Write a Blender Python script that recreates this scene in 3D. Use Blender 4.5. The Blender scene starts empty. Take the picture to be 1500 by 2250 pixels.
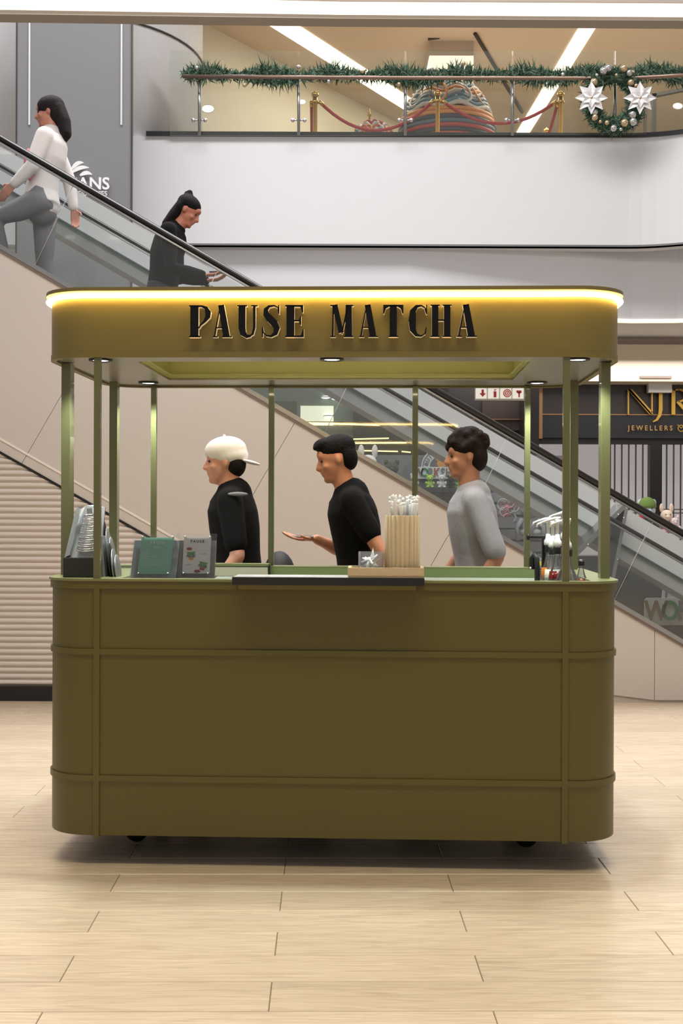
import bpy, bmesh, math, random
from mathutils import Vector, Matrix, Euler
random.seed(7)
PI = math.pi
C = bpy.context.scene.collection
sc = bpy.context.scene

# ------------------------------------------------------------------ camera
F, HOR, H, ROLL = 2650.0, 1118.0, 1.36, math.radians(0.22)
cd = bpy.data.cameras.new('camera'); cam = bpy.data.objects.new('camera', cd); C.objects.link(cam)
cd.sensor_fit = 'VERTICAL'; cd.sensor_height = 36.0; cd.lens = F / 2250.0 * 36.0
cd.clip_end = 200
cam.matrix_world = Matrix.Translation((0, 0, H)) @ Matrix.Rotation(PI/2 - math.atan((1125-HOR)/F), 4, 'X') @ Matrix.Rotation(ROLL, 4, 'Z')
sc.camera = cam

def P(px, py, Y):
    """world point seen at photo pixel (px,py) on the vertical plane at depth Y"""
    u, v = px - 750.0, py - 1125.0
    s = math.sin(ROLL)
    uu, vv = u + v*s, v - u*s
    return Vector((uu*Y/F, Y, H - (vv + 1125 - HOR)*Y/F))

# ------------------------------------------------------------------ light
def lin(c):
    c = c/255.0
    return c/12.92 if c <= 0.04045 else ((c+0.055)/1.055)**2.4
def S(r, g, b): return (lin(r), lin(g), lin(b), 1)

w = bpy.data.worlds.new('world'); sc.world = w; w.use_nodes = True
w.node_tree.nodes['Background'].inputs[0].default_value = (1.0, 0.97, 0.94, 1)
w.node_tree.nodes['Background'].inputs[1].default_value = 0.33
def area(name, loc, rot, sx, sy, e, col=(1, 1, 1)):
    l = bpy.data.lights.new(name, 'AREA'); l.shape = 'RECTANGLE'; l.size = sx; l.size_y = sy; l.energy = e; l.color = col
    o = bpy.data.objects.new(name, l); C.objects.link(o); o.location = loc; o.rotation_euler = rot
    return o
area('ceiling_lamp', (0.2, 4.95, 5.4), (0, 0, 0), 5.0, 0.5, 165, (1, 0.93, 0.84))
area('ceiling_lamp', (0.2, 2.7, 5.4), (0, 0, 0), 4.5, 0.7, 150, (1, 0.84, 0.54))
area('atrium_lamp', (-1.0, 9.9, 9.5), (math.radians(-32), 0, 0), 9, 3, 1150, (1, 0.985, 0.985))
area('passage_lamp', (0.5, 6.5, 5.6), (math.radians(18), 0, 0), 7, 0.5, 100, (0.99, 0.94, 1))
area('gallery_lamp', (3.0, 16.4, 7.6), (0, 0, 0), 6, 2.5, 215, (1, 0.92, 0.82))
area('shop_lamp', (3.5, 14.3, 3.2), (0, 0, 0), 5, 0.8, 70, (1, 0.94, 0.9))
sc.view_settings.view_transform = 'Standard'; sc.view_settings.look = 'None'
sc.view_settings.gamma = 1; sc.view_settings.use_curve_mapping = False
sc.view_settings.exposure = 0.0

# ------------------------------------------------------------------ materials
MT = {}
def mat(name, col, rough=0.5, metal=0.0, spec=0.5, noise=0.04, nscale=6.0, bump=0.0, bscale=200.0, coat=0.0, stretch=None):
    if name in MT: return MT[name]
    m = bpy.data.materials.new(name); m.use_nodes = True
    nt = m.node_tree; b = nt.nodes['Principled BSDF']
    b.inputs['Roughness'].default_value = rough; b.inputs['Metallic'].default_value = metal
    b.inputs['Specular IOR Level'].default_value = spec
    b.inputs['Coat Weight'].default_value = coat
    tc = nt.nodes.new('ShaderNodeTexCoord'); mp = nt.nodes.new('ShaderNodeMapping')
    nt.links.new(tc.outputs['Object'], mp.inputs['Vector'])
    if stretch: mp.inputs['Scale'].default_value = stretch
    n = nt.nodes.new('ShaderNodeTexNoise'); n.inputs['Scale'].default_value = nscale; n.inputs['Detail'].default_value = 4
    nt.links.new(mp.outputs['Vector'], n.inputs['Vector'])
    mx = nt.nodes.new('ShaderNodeMix'); mx.data_type = 'RGBA'
    mx.inputs[6].default_value = tuple(c*(1-noise) for c in col[:3])+(1,)
    mx.inputs[7].default_value = tuple(min(1, c*(1+noise)) for c in col[:3])+(1,)
    nt.links.new(n.outputs['Fac'], mx.inputs[0]); nt.links.new(mx.outputs[2], b.inputs['Base Color'])
    if bump:
        n2 = nt.nodes.new('ShaderNodeTexNoise'); n2.inputs['Scale'].default_value = bscale
        nt.links.new(mp.outputs['Vector'], n2.inputs['Vector'])
        bp = nt.nodes.new('ShaderNodeBump'); bp.inputs['Strength'].default_value = bump; bp.inputs['Distance'].default_value = 0.01
        nt.links.new(n2.outputs['Fac'], bp.inputs['Height']); nt.links.new(bp.outputs['Normal'], b.inputs['Normal'])
    MT[name] = m
    return m
def emis(name, col, st):
    if name in MT: return MT[name]
    m = bpy.data.materials.new(name); m.use_nodes = True
    b = m.node_tree.nodes['Principled BSDF']
    b.inputs['Base Color'].default_value = (0.8, 0.8, 0.8, 1)
    b.inputs['Emission Color'].default_value = col; b.inputs['Emission Strength'].default_value = st
    MT[name] = m; return m
def glass(name, tint, refl=0.08, rough=0.03, haze=0.0, hcol=(0.8, 0.85, 0.85, 1)):
    if name in MT: return MT[name]
    m = bpy.data.materials.new(name); m.use_nodes = True
    nt = m.node_tree; nt.nodes.remove(nt.nodes['Principled BSDF']); out = nt.nodes['Material Output']
    t = nt.nodes.new('ShaderNodeBsdfTransparent'); t.inputs[0].default_value = tint
    g = nt.nodes.new('ShaderNodeBsdfGlossy'); g.inputs['Roughness'].default_value = rough
    fr = nt.nodes.new('ShaderNodeFresnel'); fr.inputs[0].default_value = 1.45
    ad = nt.nodes.new('ShaderNodeMath'); ad.operation = 'MULTIPLY_ADD'; ad.inputs[1].default_value = 1.0; ad.inputs[2].default_value = refl*0.5
    nt.links.new(fr.outputs[0], ad.inputs[0])
    mx = nt.nodes.new('ShaderNodeMixShader'); nt.links.new(ad.outputs[0], mx.inputs[0])
    nt.links.new(t.outputs[0], mx.inputs[1]); nt.links.new(g.outputs[0], mx.inputs[2])
    last = mx
    if haze:
        d = nt.nodes.new('ShaderNodeBsdfDiffuse'); d.inputs[0].default_value = hcol
        m2 = nt.nodes.new('ShaderNodeMixShader'); m2.inputs[0].default_value = haze
        nt.links.new(mx.outputs[0], m2.inputs[1]); nt.links.new(d.outputs[0], m2.inputs[2]); last = m2
    nt.links.new(last.outputs[0], out.inputs['Surface'])
    MT[name] = m; return m

green = mat('olive_paint', S(91, 82, 31), 0.42, noise=0.02, bump=0.03, bscale=900)
green_in = mat('olive_paint_inside', S(104, 98, 42), 0.5, noise=0.02)
green_top = mat('olive_counter_top', S(120, 122, 78), 0.35, noise=0.02)
green_post = mat('olive_post', S(98, 96, 60), 0.3, noise=0.02, coat=.5)
black = mat('black_paint', S(22, 20, 20), 0.4)
blackgloss = mat('black_gloss', S(6, 5, 5), 0.25, spec=.35, bump=0.08, bscale=160)
rubber = mat('black_rubber', S(24, 24, 26), 0.55)
white = mat('white_paint', S(226, 226, 228), 0.6, noise=0.01)
cream = mat('cream_acrylic', S(235, 222, 200), 0.5)
cream.node_tree.nodes['Principled BSDF'].inputs['Emission Color'].default_value = S(255, 225, 170)
cream.node_tree.nodes['Principled BSDF'].inputs['Emission Strength'].default_value = 0.25
grey = mat('grey_paint', S(128, 128, 130), 0.6, noise=0.02)
steel = mat('brushed_steel', S(170, 170, 172), 0.32, 1.0, noise=0.08, nscale=20, stretch=(1, 20, 20))
chrome = mat('chrome', S(215, 215, 220), 0.12, 1.0)
gold = mat('gold_metal', S(210, 170, 90), 0.22, 1.0)

# ------------------------------------------------------------------ mesh helpers
class MB:
    def __init__(s): s.v = []; s.f = []; s.m = []; s.sm = []
    def add(s, vs, fs, mi=0, smooth=False):
        n = len(s.v); s.v += [tuple(v) for v in vs]
        for f in fs: s.f.append([i+n for i in f]); s.m.append(mi); s.sm.append(smooth)
        return s
    def box(s, x0, x1, y0, y1, z0, z1, mi=0, M=None):
        vs = [Vector((x, y, z)) for z in (z0, z1) for x, y in ((x0, y0), (x1, y0), (x1, y1), (x0, y1))]
        if M: vs = [M @ v for v in vs]
        return s.add(vs, [(3, 2, 1, 0), (4, 5, 6, 7), (0, 1, 5, 4), (1, 2, 6, 5), (2, 3, 7, 6), (3, 0, 4, 7)], mi)
    def prism(s, pts, d, mi=0, mi_side=None):
        """closed planar polygon pts (3D), extruded by vector d"""
        n = len(pts); pts = [Vector(p) for p in pts]; d = Vector(d)
        s.add(pts + [p+d for p in pts], [tuple(range(n))[::-1], tuple(range(n, 2*n))], mi)
        k = len(s.v)-2*n
        for i in range(n):
            j = (i+1) % n; s.f.append([k+i, k+j, k+n+j, k+n+i]); s.m.append(mi if mi_side is None else mi_side); s.sm.append(False)
        return s
    def tube(s, pts, r, seg=8, mi=0, closed=False, smooth=True, flat=None):
        pts = [Vector(p) for p in pts]; n = len(pts)
        rs = r if isinstance(r, (list, tuple)) else [r]*n
        vs = []; ref = None
        for i, p in enumerate(pts):
            if closed: d = (pts[(i+1) % n]-pts[i-1])
            else: d = pts[min(i+1, n-1)]-pts[max(i-1, 0)]
            d.normalize()
            if ref is None:
                ref = Vector((0, 0, 1)) if abs(d.z) < 0.9 else Vector((1, 0, 0))
            a = d.cross(ref).normalized(); b = a.cross(d).normalized(); ref = b
            for k in range(seg):
                t = 2*PI*k/seg
                vs.append(p + (a*math.cos(t)*(flat or 1) + b*math.sin(t))*rs[i])
        fs = []
        for i in range(n if closed else n-1):
            j = (i+1) % n
            for k in range(seg):
                l = (k+1) % seg; fs.append((i*seg+k, i*seg+l, j*seg+l, j*seg+k))
        if not closed: fs += [tuple(range(seg))[::-1], tuple(range((n-1)*seg, n*seg))]
        return s.add(vs, fs, mi, smooth)
    def lathe(s, prof, c=(0, 0, 0), seg=24, mi=0, smooth=True, flute=None):
        c = Vector(c); vs = []; n = len(prof)
        for r, z in prof:
            for k in range(seg):
                t = 2*PI*k/seg; rr = r*(1 + (flute(t) if flute else 0))
                vs.append(c + Vector((rr*math.cos(t), rr*math.sin(t), z)))
        fs = []
        for i in range(n-1):
            for k in range(seg):
                l = (k+1) % seg; fs.append((i*seg+k, i*seg+l, (i+1)*seg+l, (i+1)*seg+k))
        fs += [tuple(range(seg))[::-1], tuple(range((n-1)*seg, n*seg))]
        return s.add(vs, fs, mi, smooth)
    def ell(s, c, r, seg=16, rings=10, mi=0, M=None):
        c = Vector(c); r = (r, r, r) if not isinstance(r, (list, tuple)) else r
        vs = [Vector((0, 0, -1))]
        for i in range(1, rings):
            a = -PI/2+PI*i/rings
            for k in range(seg):
                t = 2*PI*k/seg; vs.append(Vector((math.cos(a)*math.cos(t), math.cos(a)*math.sin(t), math.sin(a))))
        vs.append(Vector((0, 0, 1)))
        o = []
        for v in vs:
            q = Vector((v.x*r[0], v.y*r[1], v.z*r[2]))
            if M: q = M @ q
            o.append(q+c)
        fs = [(0, 1+(k+1) % seg, 1+k) for k in range(seg)]
        for i in range(rings-2):
            for k in range(seg):
                l = (k+1) % seg; a = 1+i*seg; fs.append((a+k, a+l, a+seg+l, a+seg+k))
        a = 1+(rings-2)*seg; top = len(vs)-1
        fs += [(a+k, a+(k+1) % seg, top) for k in range(seg)]
        return s.add(o, fs, mi, True)
    def build(s, name, mats, parent=None, bevel=0.0, loc=None):
        me = bpy.data.meshes.new(name); me.from_pydata(s.v, [], s.f)
        for m in (mats if isinstance(mats, (list, tuple)) else [mats]): me.materials.append(m)
        for p, mi, sm in zip(me.polygons, s.m, s.sm): p.material_index = mi; p.use_smooth = sm
        if bevel:
            bm = bmesh.new(); bm.from_mesh(me)
            es = [e for e in bm.edges if len(e.link_faces) == 2 and e.calc_face_angle(0) > 0.6]
            bmesh.ops.bevel(bm, geom=es, offset=bevel, segments=2, affect='EDGES', profile=0.7)
            bm.to_mesh(me); bm.free()
        me.update()
        o = bpy.data.objects.new(name, me); C.objects.link(o)
        if parent is not None: o.parent = parent
        if loc is not None: o.location = loc
        return o
def tag(o, label=None, cat=None, group=None, kind=None):
    if label: o['label'] = label
    if cat: o['category'] = cat
    if group: o['group'] = group
    if kind: o['kind'] = kind
    return o
def empty(name, loc, label, cat, group=None, rz=0):
    o = bpy.data.objects.new(name, None); C.objects.link(o); o.location = loc; o.rotation_euler = (0, 0, rz)
    return tag(o, label, cat, group)
def struct(o): o['kind'] = 'structure'; return o
def text_mesh(body, size, depth, align='CENTER', bold=0):
    """default-font lettering as a mesh in the local XZ plane, front facing -Y"""
    cu = bpy.data.curves.new('t', 'FONT'); cu.body = body; cu.size = size; cu.extrude = depth; cu.align_x = align; cu.align_y = 'CENTER'
    cu.resolution_u = 3; cu.offset = bold*size
    t = bpy.data.objects.new('t', cu); C.objects.link(t)
    bpy.context.view_layer.update()
    me = bpy.data.meshes.new_from_object(t.evaluated_get(bpy.context.evaluated_depsgraph_get()))
    bpy.data.objects.remove(t); me.transform(Matrix.Rotation(PI/2, 4, 'X'))
    me.materials.clear()
    return me
def text(name, body, size, loc, m, parent=None, depth=0.001, sx=1.0, align='CENTER', rot=None, bold=0.012):
    me = text_mesh(body, size, depth, align, bold)
    if sx != 1: me.transform(Matrix.Diagonal((sx, 1, 1, 1)))
    me.materials.append(m); me.name = name
    o = bpy.data.objects.new(name, me); C.objects.link(o); o.parent = parent; o.location = loc
    if rot: o.rotation_euler = rot
    return o

def ribbon(pts, ws):
    """polyline with widths -> closed polygon (2D)"""
    L = []; R = []
    n = len(pts)
    for i, (x, y) in enumerate(pts):
        a = pts[max(i-1, 0)]; b = pts[min(i+1, n-1)]
        dx, dy = b[0]-a[0], b[1]-a[1]; l = math.hypot(dx, dy) or 1
        nx, ny = -dy/l, dx/l; h = ws[i]/2
        L.append((x+nx*h, y+ny*h)); R.append((x-nx*h, y-ny*h))
    return L, R
def arc(cx, cy, rx, ry, a0, a1, n=12):
    return [(cx+rx*math.cos(math.radians(a0+(a1-a0)*i/n)), cy+ry*math.sin(math.radians(a0+(a1-a0)*i/n))) for i in range(n+1)]
def glyph(mb, shapes, T, dep, mi_face=0, mi_side=1):
    """shapes: ('poly', pts) or ('rib', pts, widths); T maps (u,v)->3D front point; dep = extrusion vector (away from viewer)"""
    for sh in shapes:
        if sh[0] == 'poly':
            mb.prism([T(*p) for p in sh[1]], dep, mi_face, mi_side)
        else:
            L, R = ribbon(sh[1], sh[2])
            n = len(L); F0 = [T(*p) for p in L]+[T(*p) for p in R]
            B0 = [Vector(p)+Vector(dep) for p in F0]
            vs = F0+B0; k = 2*n; b = len(mb.v); mb.v += [tuple(v) for v in vs]
            def q(f, mi): mb.f.append([b+i for i in f]); mb.m.append(mi); mb.sm.append(False)
            for i in range(n-1):
                q((i, i+1, n+i+1, n+i), mi_face); q((k+i, k+n+i, k+n+i+1, k+i+1), mi_face)
                q((i, k+i, k+i+1, i+1), mi_side); q((n+i, n+i+1, k+n+i+1, k+n+i), mi_side)
            q((0, n, k+n, k), mi_side); q((n-1, k+n-1, k+2*n-1, 2*n-1), mi_side)

# ------------------------------------------------------------------ floor
FR = math.radians(0.76)
wood_nt = None
def wood():
    m = bpy.data.materials.new('oak_look_tile'); m.use_nodes = True; nt = m.node_tree; b = nt.nodes['Principled BSDF']
    tc = nt.nodes.new('ShaderNodeTexCoord'); oi = nt.nodes.new('ShaderNodeObjectInfo')
    ad = nt.nodes.new('ShaderNodeVectorMath'); ad.operation = 'MULTIPLY_ADD'
    cb = nt.nodes.new('ShaderNodeCombineXYZ'); nt.links.new(oi.outputs['Random'], cb.inputs[0]); nt.links.new(oi.outputs['Random'], cb.inputs[1])
    nt.links.new(cb.outputs[0], ad.inputs[0]); ad.inputs[1].default_value = (37, 53, 0); nt.links.new(tc.outputs['Object'], ad.inputs[2])
    mp = nt.nodes.new('ShaderNodeMapping'); mp.inputs['Scale'].default_value = (1.6, 24, 1); nt.links.new(ad.outputs[0], mp.inputs[0])
    n = nt.nodes.new('ShaderNodeTexNoise'); n.inputs['Scale'].default_value = 2.2; n.inputs['Detail'].default_value = 8; n.inputs['Distortion'].default_value = 1.6
    nt.links.new(mp.outputs[0], n.inputs['Vector'])
    cr = nt.nodes.new('ShaderNodeValToRGB'); nt.links.new(n.outputs['Fac'], cr.inputs[0])
    cr.color_ramp.elements[0].position = 0.3; cr.color_ramp.elements[0].color = S(188, 169, 147)
    cr.color_ramp.elements[1].position = 0.68; cr.color_ramp.elements[1].color = S(211, 194, 171)
    hs = nt.nodes.new('ShaderNodeHueSaturation'); nt.links.new(cr.outputs[0], hs.inputs['Color'])
    mr = nt.nodes.new('ShaderNodeMapRange'); mr.inputs[3].default_value = 0.94; mr.inputs[4].default_value = 1.05
    nt.links.new(oi.outputs['Random'], mr.inputs[0]); nt.links.new(mr.outputs[0], hs.inputs['Value'])
    nt.links.new(hs.outputs[0], b.inputs['Base Color'])
    b.inputs['Roughness'].default_value = 0.24; b.inputs['Specular IOR Level'].default_value = 0.5
    bp = nt.nodes.new('ShaderNodeBump'); bp.inputs['Strength'].default_value = 0.08; bp.inputs['Distance'].default_value = 0.002
    nt.links.new(n.outputs['Fac'], bp.inputs['Height']); nt.links.new(bp.outputs[0], b.inputs['Normal'])
    return m
woodm = wood()
grout = mat('floor_grout', S(104, 90, 72), 0.8)
fl = MB().box(-9, 9, -2, 19, -0.12, -0.003).build('floor', mat('floor_far', S(190, 170, 145), 0.4)); struct(fl)
base = MB().box(-4, 4, 2.3, 8.62, -0.0032, -0.0016).build('trim_1', grout); struct(base)
PW, PL = 0.2045, 1.218
pm = None
def plank_mesh(L, W=PW, gap=0.0028):
    mb = MB(); e = 0.0016; x0, x1, y0, y1 = gap/2, L-gap/2, gap/2, W-gap/2
    vs = [(x0, y0, -.0016), (x1, y0, -.0016), (x1, y1, -.0016), (x0, y1, -.0016), (x0+e, y0+e, 0), (x1-e, y0+e, 0), (x1-e, y1-e, 0), (x0+e, y1-e, 0)]
    mb.add(vs, [(4, 5, 6, 7), (0, 1, 5, 4), (1, 2, 6, 5), (2, 3, 7, 6), (3, 0, 4, 7)])
    me = bpy.data.meshes.new('plank'); me.from_pydata(mb.v, [], mb.f); me.materials.append(woodm); return me
pm = plank_mesh(PL)
# floor grid frame: origin at row line seen at y=2004, joints line L
org = Vector((-0.812, 4.068, 0)); ux = Vector((math.cos(FR), math.sin(FR), 0)); uy = Vector((-math.sin(FR), math.cos(FR), 0))
for r in range(-8, 22):
    off = 0.0 if r % 2 else PL/2
    for k in range(-2, 4):
        p = org + ux*(k*PL+off) + uy*(r*PW)
        if p.x > 3.2 or p.x+PL < -3.2: continue
        o = bpy.data.objects.new('plank', pm); C.objects.link(o); o.parent = fl; o.location = p; o.rotation_euler = (0, 0, FR)

# ------------------------------------------------------------------ near escalator wall
YN = 8.5
HS = 0.579
def hy(x, d=0): return 304 + HS*x + d
beige = mat('beige_panel', S(192, 184, 179), 0.5, noise=0.015, nscale=2)
beige_d = mat('beige_joint', S(180, 170, 162), 0.7)
XL, XR = -450, 1950
def slant(x0, x1, d0, d1, Y, mb=None, th=0.02, mi=0):
    """slanted band parallel to the handrail, between pixel offsets d0 (upper) and d1 (lower)"""
    mb = mb or MB()
    return mb.prism([P(x0, hy(x0, d0), Y), P(x0, hy(x0, d1), Y), P(x1, hy(x1, d1), Y), P(x1, hy(x1, d0), Y)], (0, th, 0), mi)
wall = MB()
zf = 0.0
# core of the cladding
a, b = P(XL, hy(XL, 244), YN+.012), P(XR, hy(XR, 244), YN+.012)
xt = a.x + (a.z-0.02)/((a.z-b.z)/(b.x-a.x))
wall.prism([(a.x, YN+.012, 0), (xt, YN+.012, 0), (xt, YN+.012, 0.02), (a.x, YN+.012, a.z)], (0, 0.1, 0))
wl = wall.build('wall_back', beige_d); struct(wl)
ZT = lambda X: a.z + (b.z-a.z)*(X-a.x)/(b.x-a.x)        # top line of cladding
m_sl = (b.z-a.z)/(b.x-a.x)
# lower boundary of the slanted panels (black line 1000+.577x)
q0, q1 = P(0, 992, YN), P(300, 1163, YN)
ms2 = (q1.z-q0.z)/(q1.x-q0.x)
ZL = lambda X: q0.z + ms2*(X-q0.x)
# slanted panels with joints square to the slope
dirv = Vector((1, 0, m_sl)).normalized(); nrm = Vector((-dirv.z, 0, dirv.x))
if nrm.z > 0: nrm = -nrm
def top_at(X): return Vector((X, YN, ZT(X)))
joints = [P(175, 0, YN).x - 2*1.25]
xj = [a.x+0.02] + [P(px, hy(px, 244), YN).x for px in (-130, 240, 650, 1010)]
def down(X, lim):
    """point where the square joint from the top line meets z = lim(X) (or floor)"""
    p = top_at(X); t = 0
    while t < 6:
        q = p+nrm*t
        if q.z <= max(lim(q.x), 0.02): return q
        t += 0.004
    return p
xfloor = q0.x + (0.02-q0.z)/ms2     # where lower boundary meets the floor
for i in range(len(xj)-1):
    x0, x1 = xj[i]+.0015, xj[i+1]-.0015
    A0, B0 = top_at(x0), top_at(x1); A1, B1 = down(x0, ZL), down(x1, ZL)
    if i == 0: A1 = Vector((x0, YN, ZL(x0)))
    poly = [A0, A1]
    if A1.z > 0.03 and B1.z < 0.03 and abs(B1.x-xfloor) > 0.01: poly.append(Vector((xfloor, YN, 0.02)))
    poly += [B1, B0]
    MB().prism(poly, (0, 0.012, 0)).build('panel', beige, wl)
# right part: from the last joint to vertical seams
XS = [P(px, 1400, YN).x for px in (1080, 1438, 1796)]
J0, J1 = top_at(xj[-1]+.0015), down(xj[-1]+.0015, ZL)
MB().prism([J0, J1, Vector((XS[1]-.002, YN, 0.02)), Vector((XS[1]-.002, YN, ZT(XS[1]-.002)))], (0, .012, 0)).build('panel', beige, wl)
MB().prism([Vector((XS[1]+.002, YN, ZT(XS[1]))), Vector((XS[1]+.002, YN, .02)), Vector((xt-.05, YN, .02))], (0, .012, 0)).build('panel', beige, wl)
# ribbed lower panel : slats
slatm = mat('beige_slat', S(200, 190, 184), 0.5, noise=0.01)
zb = P(50, 1507, YN).z
pitch = 13.55*YN/F
z = zb
strip_w = (P(0, 975, YN).z - P(0, 1000, YN).z)
ZB = lambda X: ZL(X) - 0.012
n = 0
while z + pitch < ZB(q0.x - 1.5):
    xe = q0.x + ((z+pitch) + 0.012 - q0.z)/ms2
    xs = q0.x - 1.6
    if xe > xs+0.05:
        prof = [(0.0, z), (-0.006, z+pitch*.12), (-0.016, z+pitch*.38), (-0.016, z+pitch*.62), (-0.006, z+pitch*.9), (0.0, z+pitch)]
        mb = MB(); vs = [(xs, YN+.010+y, zz) for y, zz in prof]+[(q0.x + (zz+.012-q0.z)/ms2, YN+.010+y, zz) for y, zz in prof]
        m_ = len(prof); fs = [(i, i+1, m_+i+1, m_+i) for i in range(m_-1)]+[tuple(range(m_))[::-1], tuple(range(m_, 2*m_))]
        mb.add(vs, fs, 0, False); mb.build('slat', slatm, wl)
    z += pitch; n += 1
# slanted trims: light edge and black line
def line_strip(lf, off0, off1, x0, x1, y0, y1):
    return MB().prism([(x0, y0, lf(x0)+off0), (x0, y0, lf(x0)+off1), (x1, y0, lf(x1)+off1), (x1, y0, lf(x1)+off0)], (0, y1-y0, 0))
line_strip(ZL, 0.100, 0.082, q0.x-1.6, xfloor-.2, YN-.006, YN-.0005).build('edge_bead', mat('pale_bead', S(222, 214, 208), 0.5), wl)
line_strip(ZL, 0.004, -0.016, q0.x-1.6, xfloor-.05, YN-.008, YN+.001).build('black_trim', black, wl)
bb = MB().box(q0.x-1.6, xfloor+.3, YN-.03, YN-.001, 0.0, zb-.002).build('baseboard_back', mat('black_skirting', S(20, 16, 18), 0.5)); struct(bb)

# ------------------------------------------------------------------ near escalator
esc = empty('escalator', P(750, 1600, YN+.3)*1.0, 'near escalator with glass balustrade and black handrails, sloping down to the right behind the kiosk', 'escalator')
esc.location = (0, YN+.3, 0)
I = Matrix.Translation(-Vector(esc.location))
class MBE(MB):
    def build(s, name, mats, parent=None, bevel=0.0, loc=None):
        s.v = [tuple(Vector(v)-Vector(esc.location)) for v in s.v]
        return MB.build(s, name, mats, parent, bevel, loc)
slant(XL, XR, 232, 243, YN-.015, MBE(), 0.10).build('capping', steel, esc)
slant(XL, XR, 243, 249, YN-.012, MBE(), 0.05).build('capping_seam', mat('bronze_seam', S(110, 95, 88), 0.4), esc)
gl = glass('balustrade_glass', (0.965, 0.98, 0.975, 1), 0.0, haze=0.012, hcol=(0.8, 0.82, 0.82, 1))
gedge = mat('glass_edge', S(150, 190, 180), 0.2)
gj = [-473, -155, 163, 481, 799, 1117, 1435, 1753, 2000]
for i in range(len(gj)-1):
    # joints square to slope: top at gj, bottom shifts left
    sh = -0.5*232*HS/(1+HS*HS)*1.72
    x0, x1 = gj[i]+2, gj[i+1]-2
    MBE().prism([P(x0, hy(x0, 6), YN+.03), P(x0+sh, hy(x0+sh, 236), YN+.03), P(x1+sh, hy(x1+sh, 236), YN+.03), P(x1, hy(x1, 6), YN+.03)], (0, .006, 0)).build('glass_pane', gl, esc)
    mb = MBE(); xx = gj[i+1]; mb.tube([P(xx, hy(xx, 6), YN+.033), P(xx+sh, hy(xx+sh, 236), YN+.033)], .0022, 4); mb.build('joint_seal', mat('joint_pale', S(190, 192, 194), .5), esc)
def rail(Y, d0, d1, name, par, mbc):
    mb = mbc()
    cy = (d0+d1)/2; hh = (d1-d0)/2
    mb.tube([P(XL, hy(XL, cy), Y), P(XR, hy(XR, cy), Y)], hh*Y/F*0.86, 12, flat=1.7)
    return mb.build(name, mat('handrail_rubber', S(26, 24, 24), 0.3), par)
rail(YN+.03, -9, 8, 'handrail', esc, MBE)
slant(XL, XR, 8, 12, YN+.01, MBE(), .04).build('rail_channel', steel, esc)
YF = 10.1
rail(YF, 54, 64, 'handrail', esc, MBE)
slant(XL, XR, 64, 68, YF-.02, MBE(), .04).build('rail_channel', steel, esc)
slant(XL, XR, 66, 262, YF, MBE(), .006).build('glass_pane', gl, esc)
slant(XL, XR, 262, 268, YF-.02, MBE(), .08).build('capping', steel, esc)
# steps between the two balustrades
stm = mat('ribbed_step', S(92, 92, 95), 0.45, 0.6)
hp0, hp1 = P(0, hy(0), YN), P(1500, hy(1500), YN)
msl = (hp1.z-hp0.z)/(hp1.x-hp0.x)
SZ = lambda X: hp0.z + msl*(X-hp0.x) - 0.96
X = -4.2; k = 0
run = 0.40; 
while SZ(X) > 0.05:
    zt = SZ(X)
    MBE().box(X-run/2, X+run/2+.02, YN+.14, YF-.08, zt+run*msl/2-.02, zt-.0).build('step', stm, esc)
    X += run
# slanted frosted body of the parallel escalator behind
e2 = empty('escalator', (0, 10.6, 0), 'far escalator seen through the near glass, pale grey slanted side panel', 'escalator')
class MB2(MB):
    def build(s, name, mats, parent=None, bevel=0.0, loc=None):
        s.v = [tuple(Vector(v)-Vector((0, 10.6, 0))) for v in s.v]
        return MB.build(s, name, mats, parent, bevel, loc)
pgrey = mat('pale_grey_panel', S(214, 216, 218), 0.35, noise=0.03)
slant(XL, XR, 18, 104, 10.55, MB2(), .04).build('side_panel', pgrey, e2)
slant(XL, XR, 104, 109, 10.53, MB2(), .05).build('glass_edge', mat('mint_edge', S(150, 185, 178), 0.2), e2)
slant(XL, XR, 109, 136, 10.55, MB2(), .6).build('truss', mat('mid_grey_panel', S(190, 191, 194), 0.45), e2)
slant(XL, XR, 100, 104, 10.5, MB2(), .05).build('seam', mat('dark_seam', S(80, 82, 86), 0.5), e2)
# metal braces at lower right behind the near glass
br = e2
def bar(p, q, w_, Y, nm):
    A, B = P(*p, Y), P(*q, Y); d = (B-A).normalized(); nn = Vector((-d.z, 0, d.x))*w_/2
    o = Vector(br.location)
    return MB().prism([A+nn-o, A-nn-o, B-nn-o, B+nn-o], (0, .33, 0)).build(nm, steel, br, 0.002)
br_st = steel
bar((1372, 1112), (1255, 1228), .04, 10.22, 'brace'); bar((1376, 1118), (1343, 1290), .03, 10.22, 'brace')
for q in ((1358, 1131), (1292, 1197), (1370, 1138), (1356, 1230)):
    MB().ell(P(*q, 10.2)-Vector(br.location), .008, 8, 6).build('bolt', chrome, br)

# ------------------------------------------------------------------ upper gallery
YG = 13.0
def gp(px, py, Y=YG): return P(px, py, Y)
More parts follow.
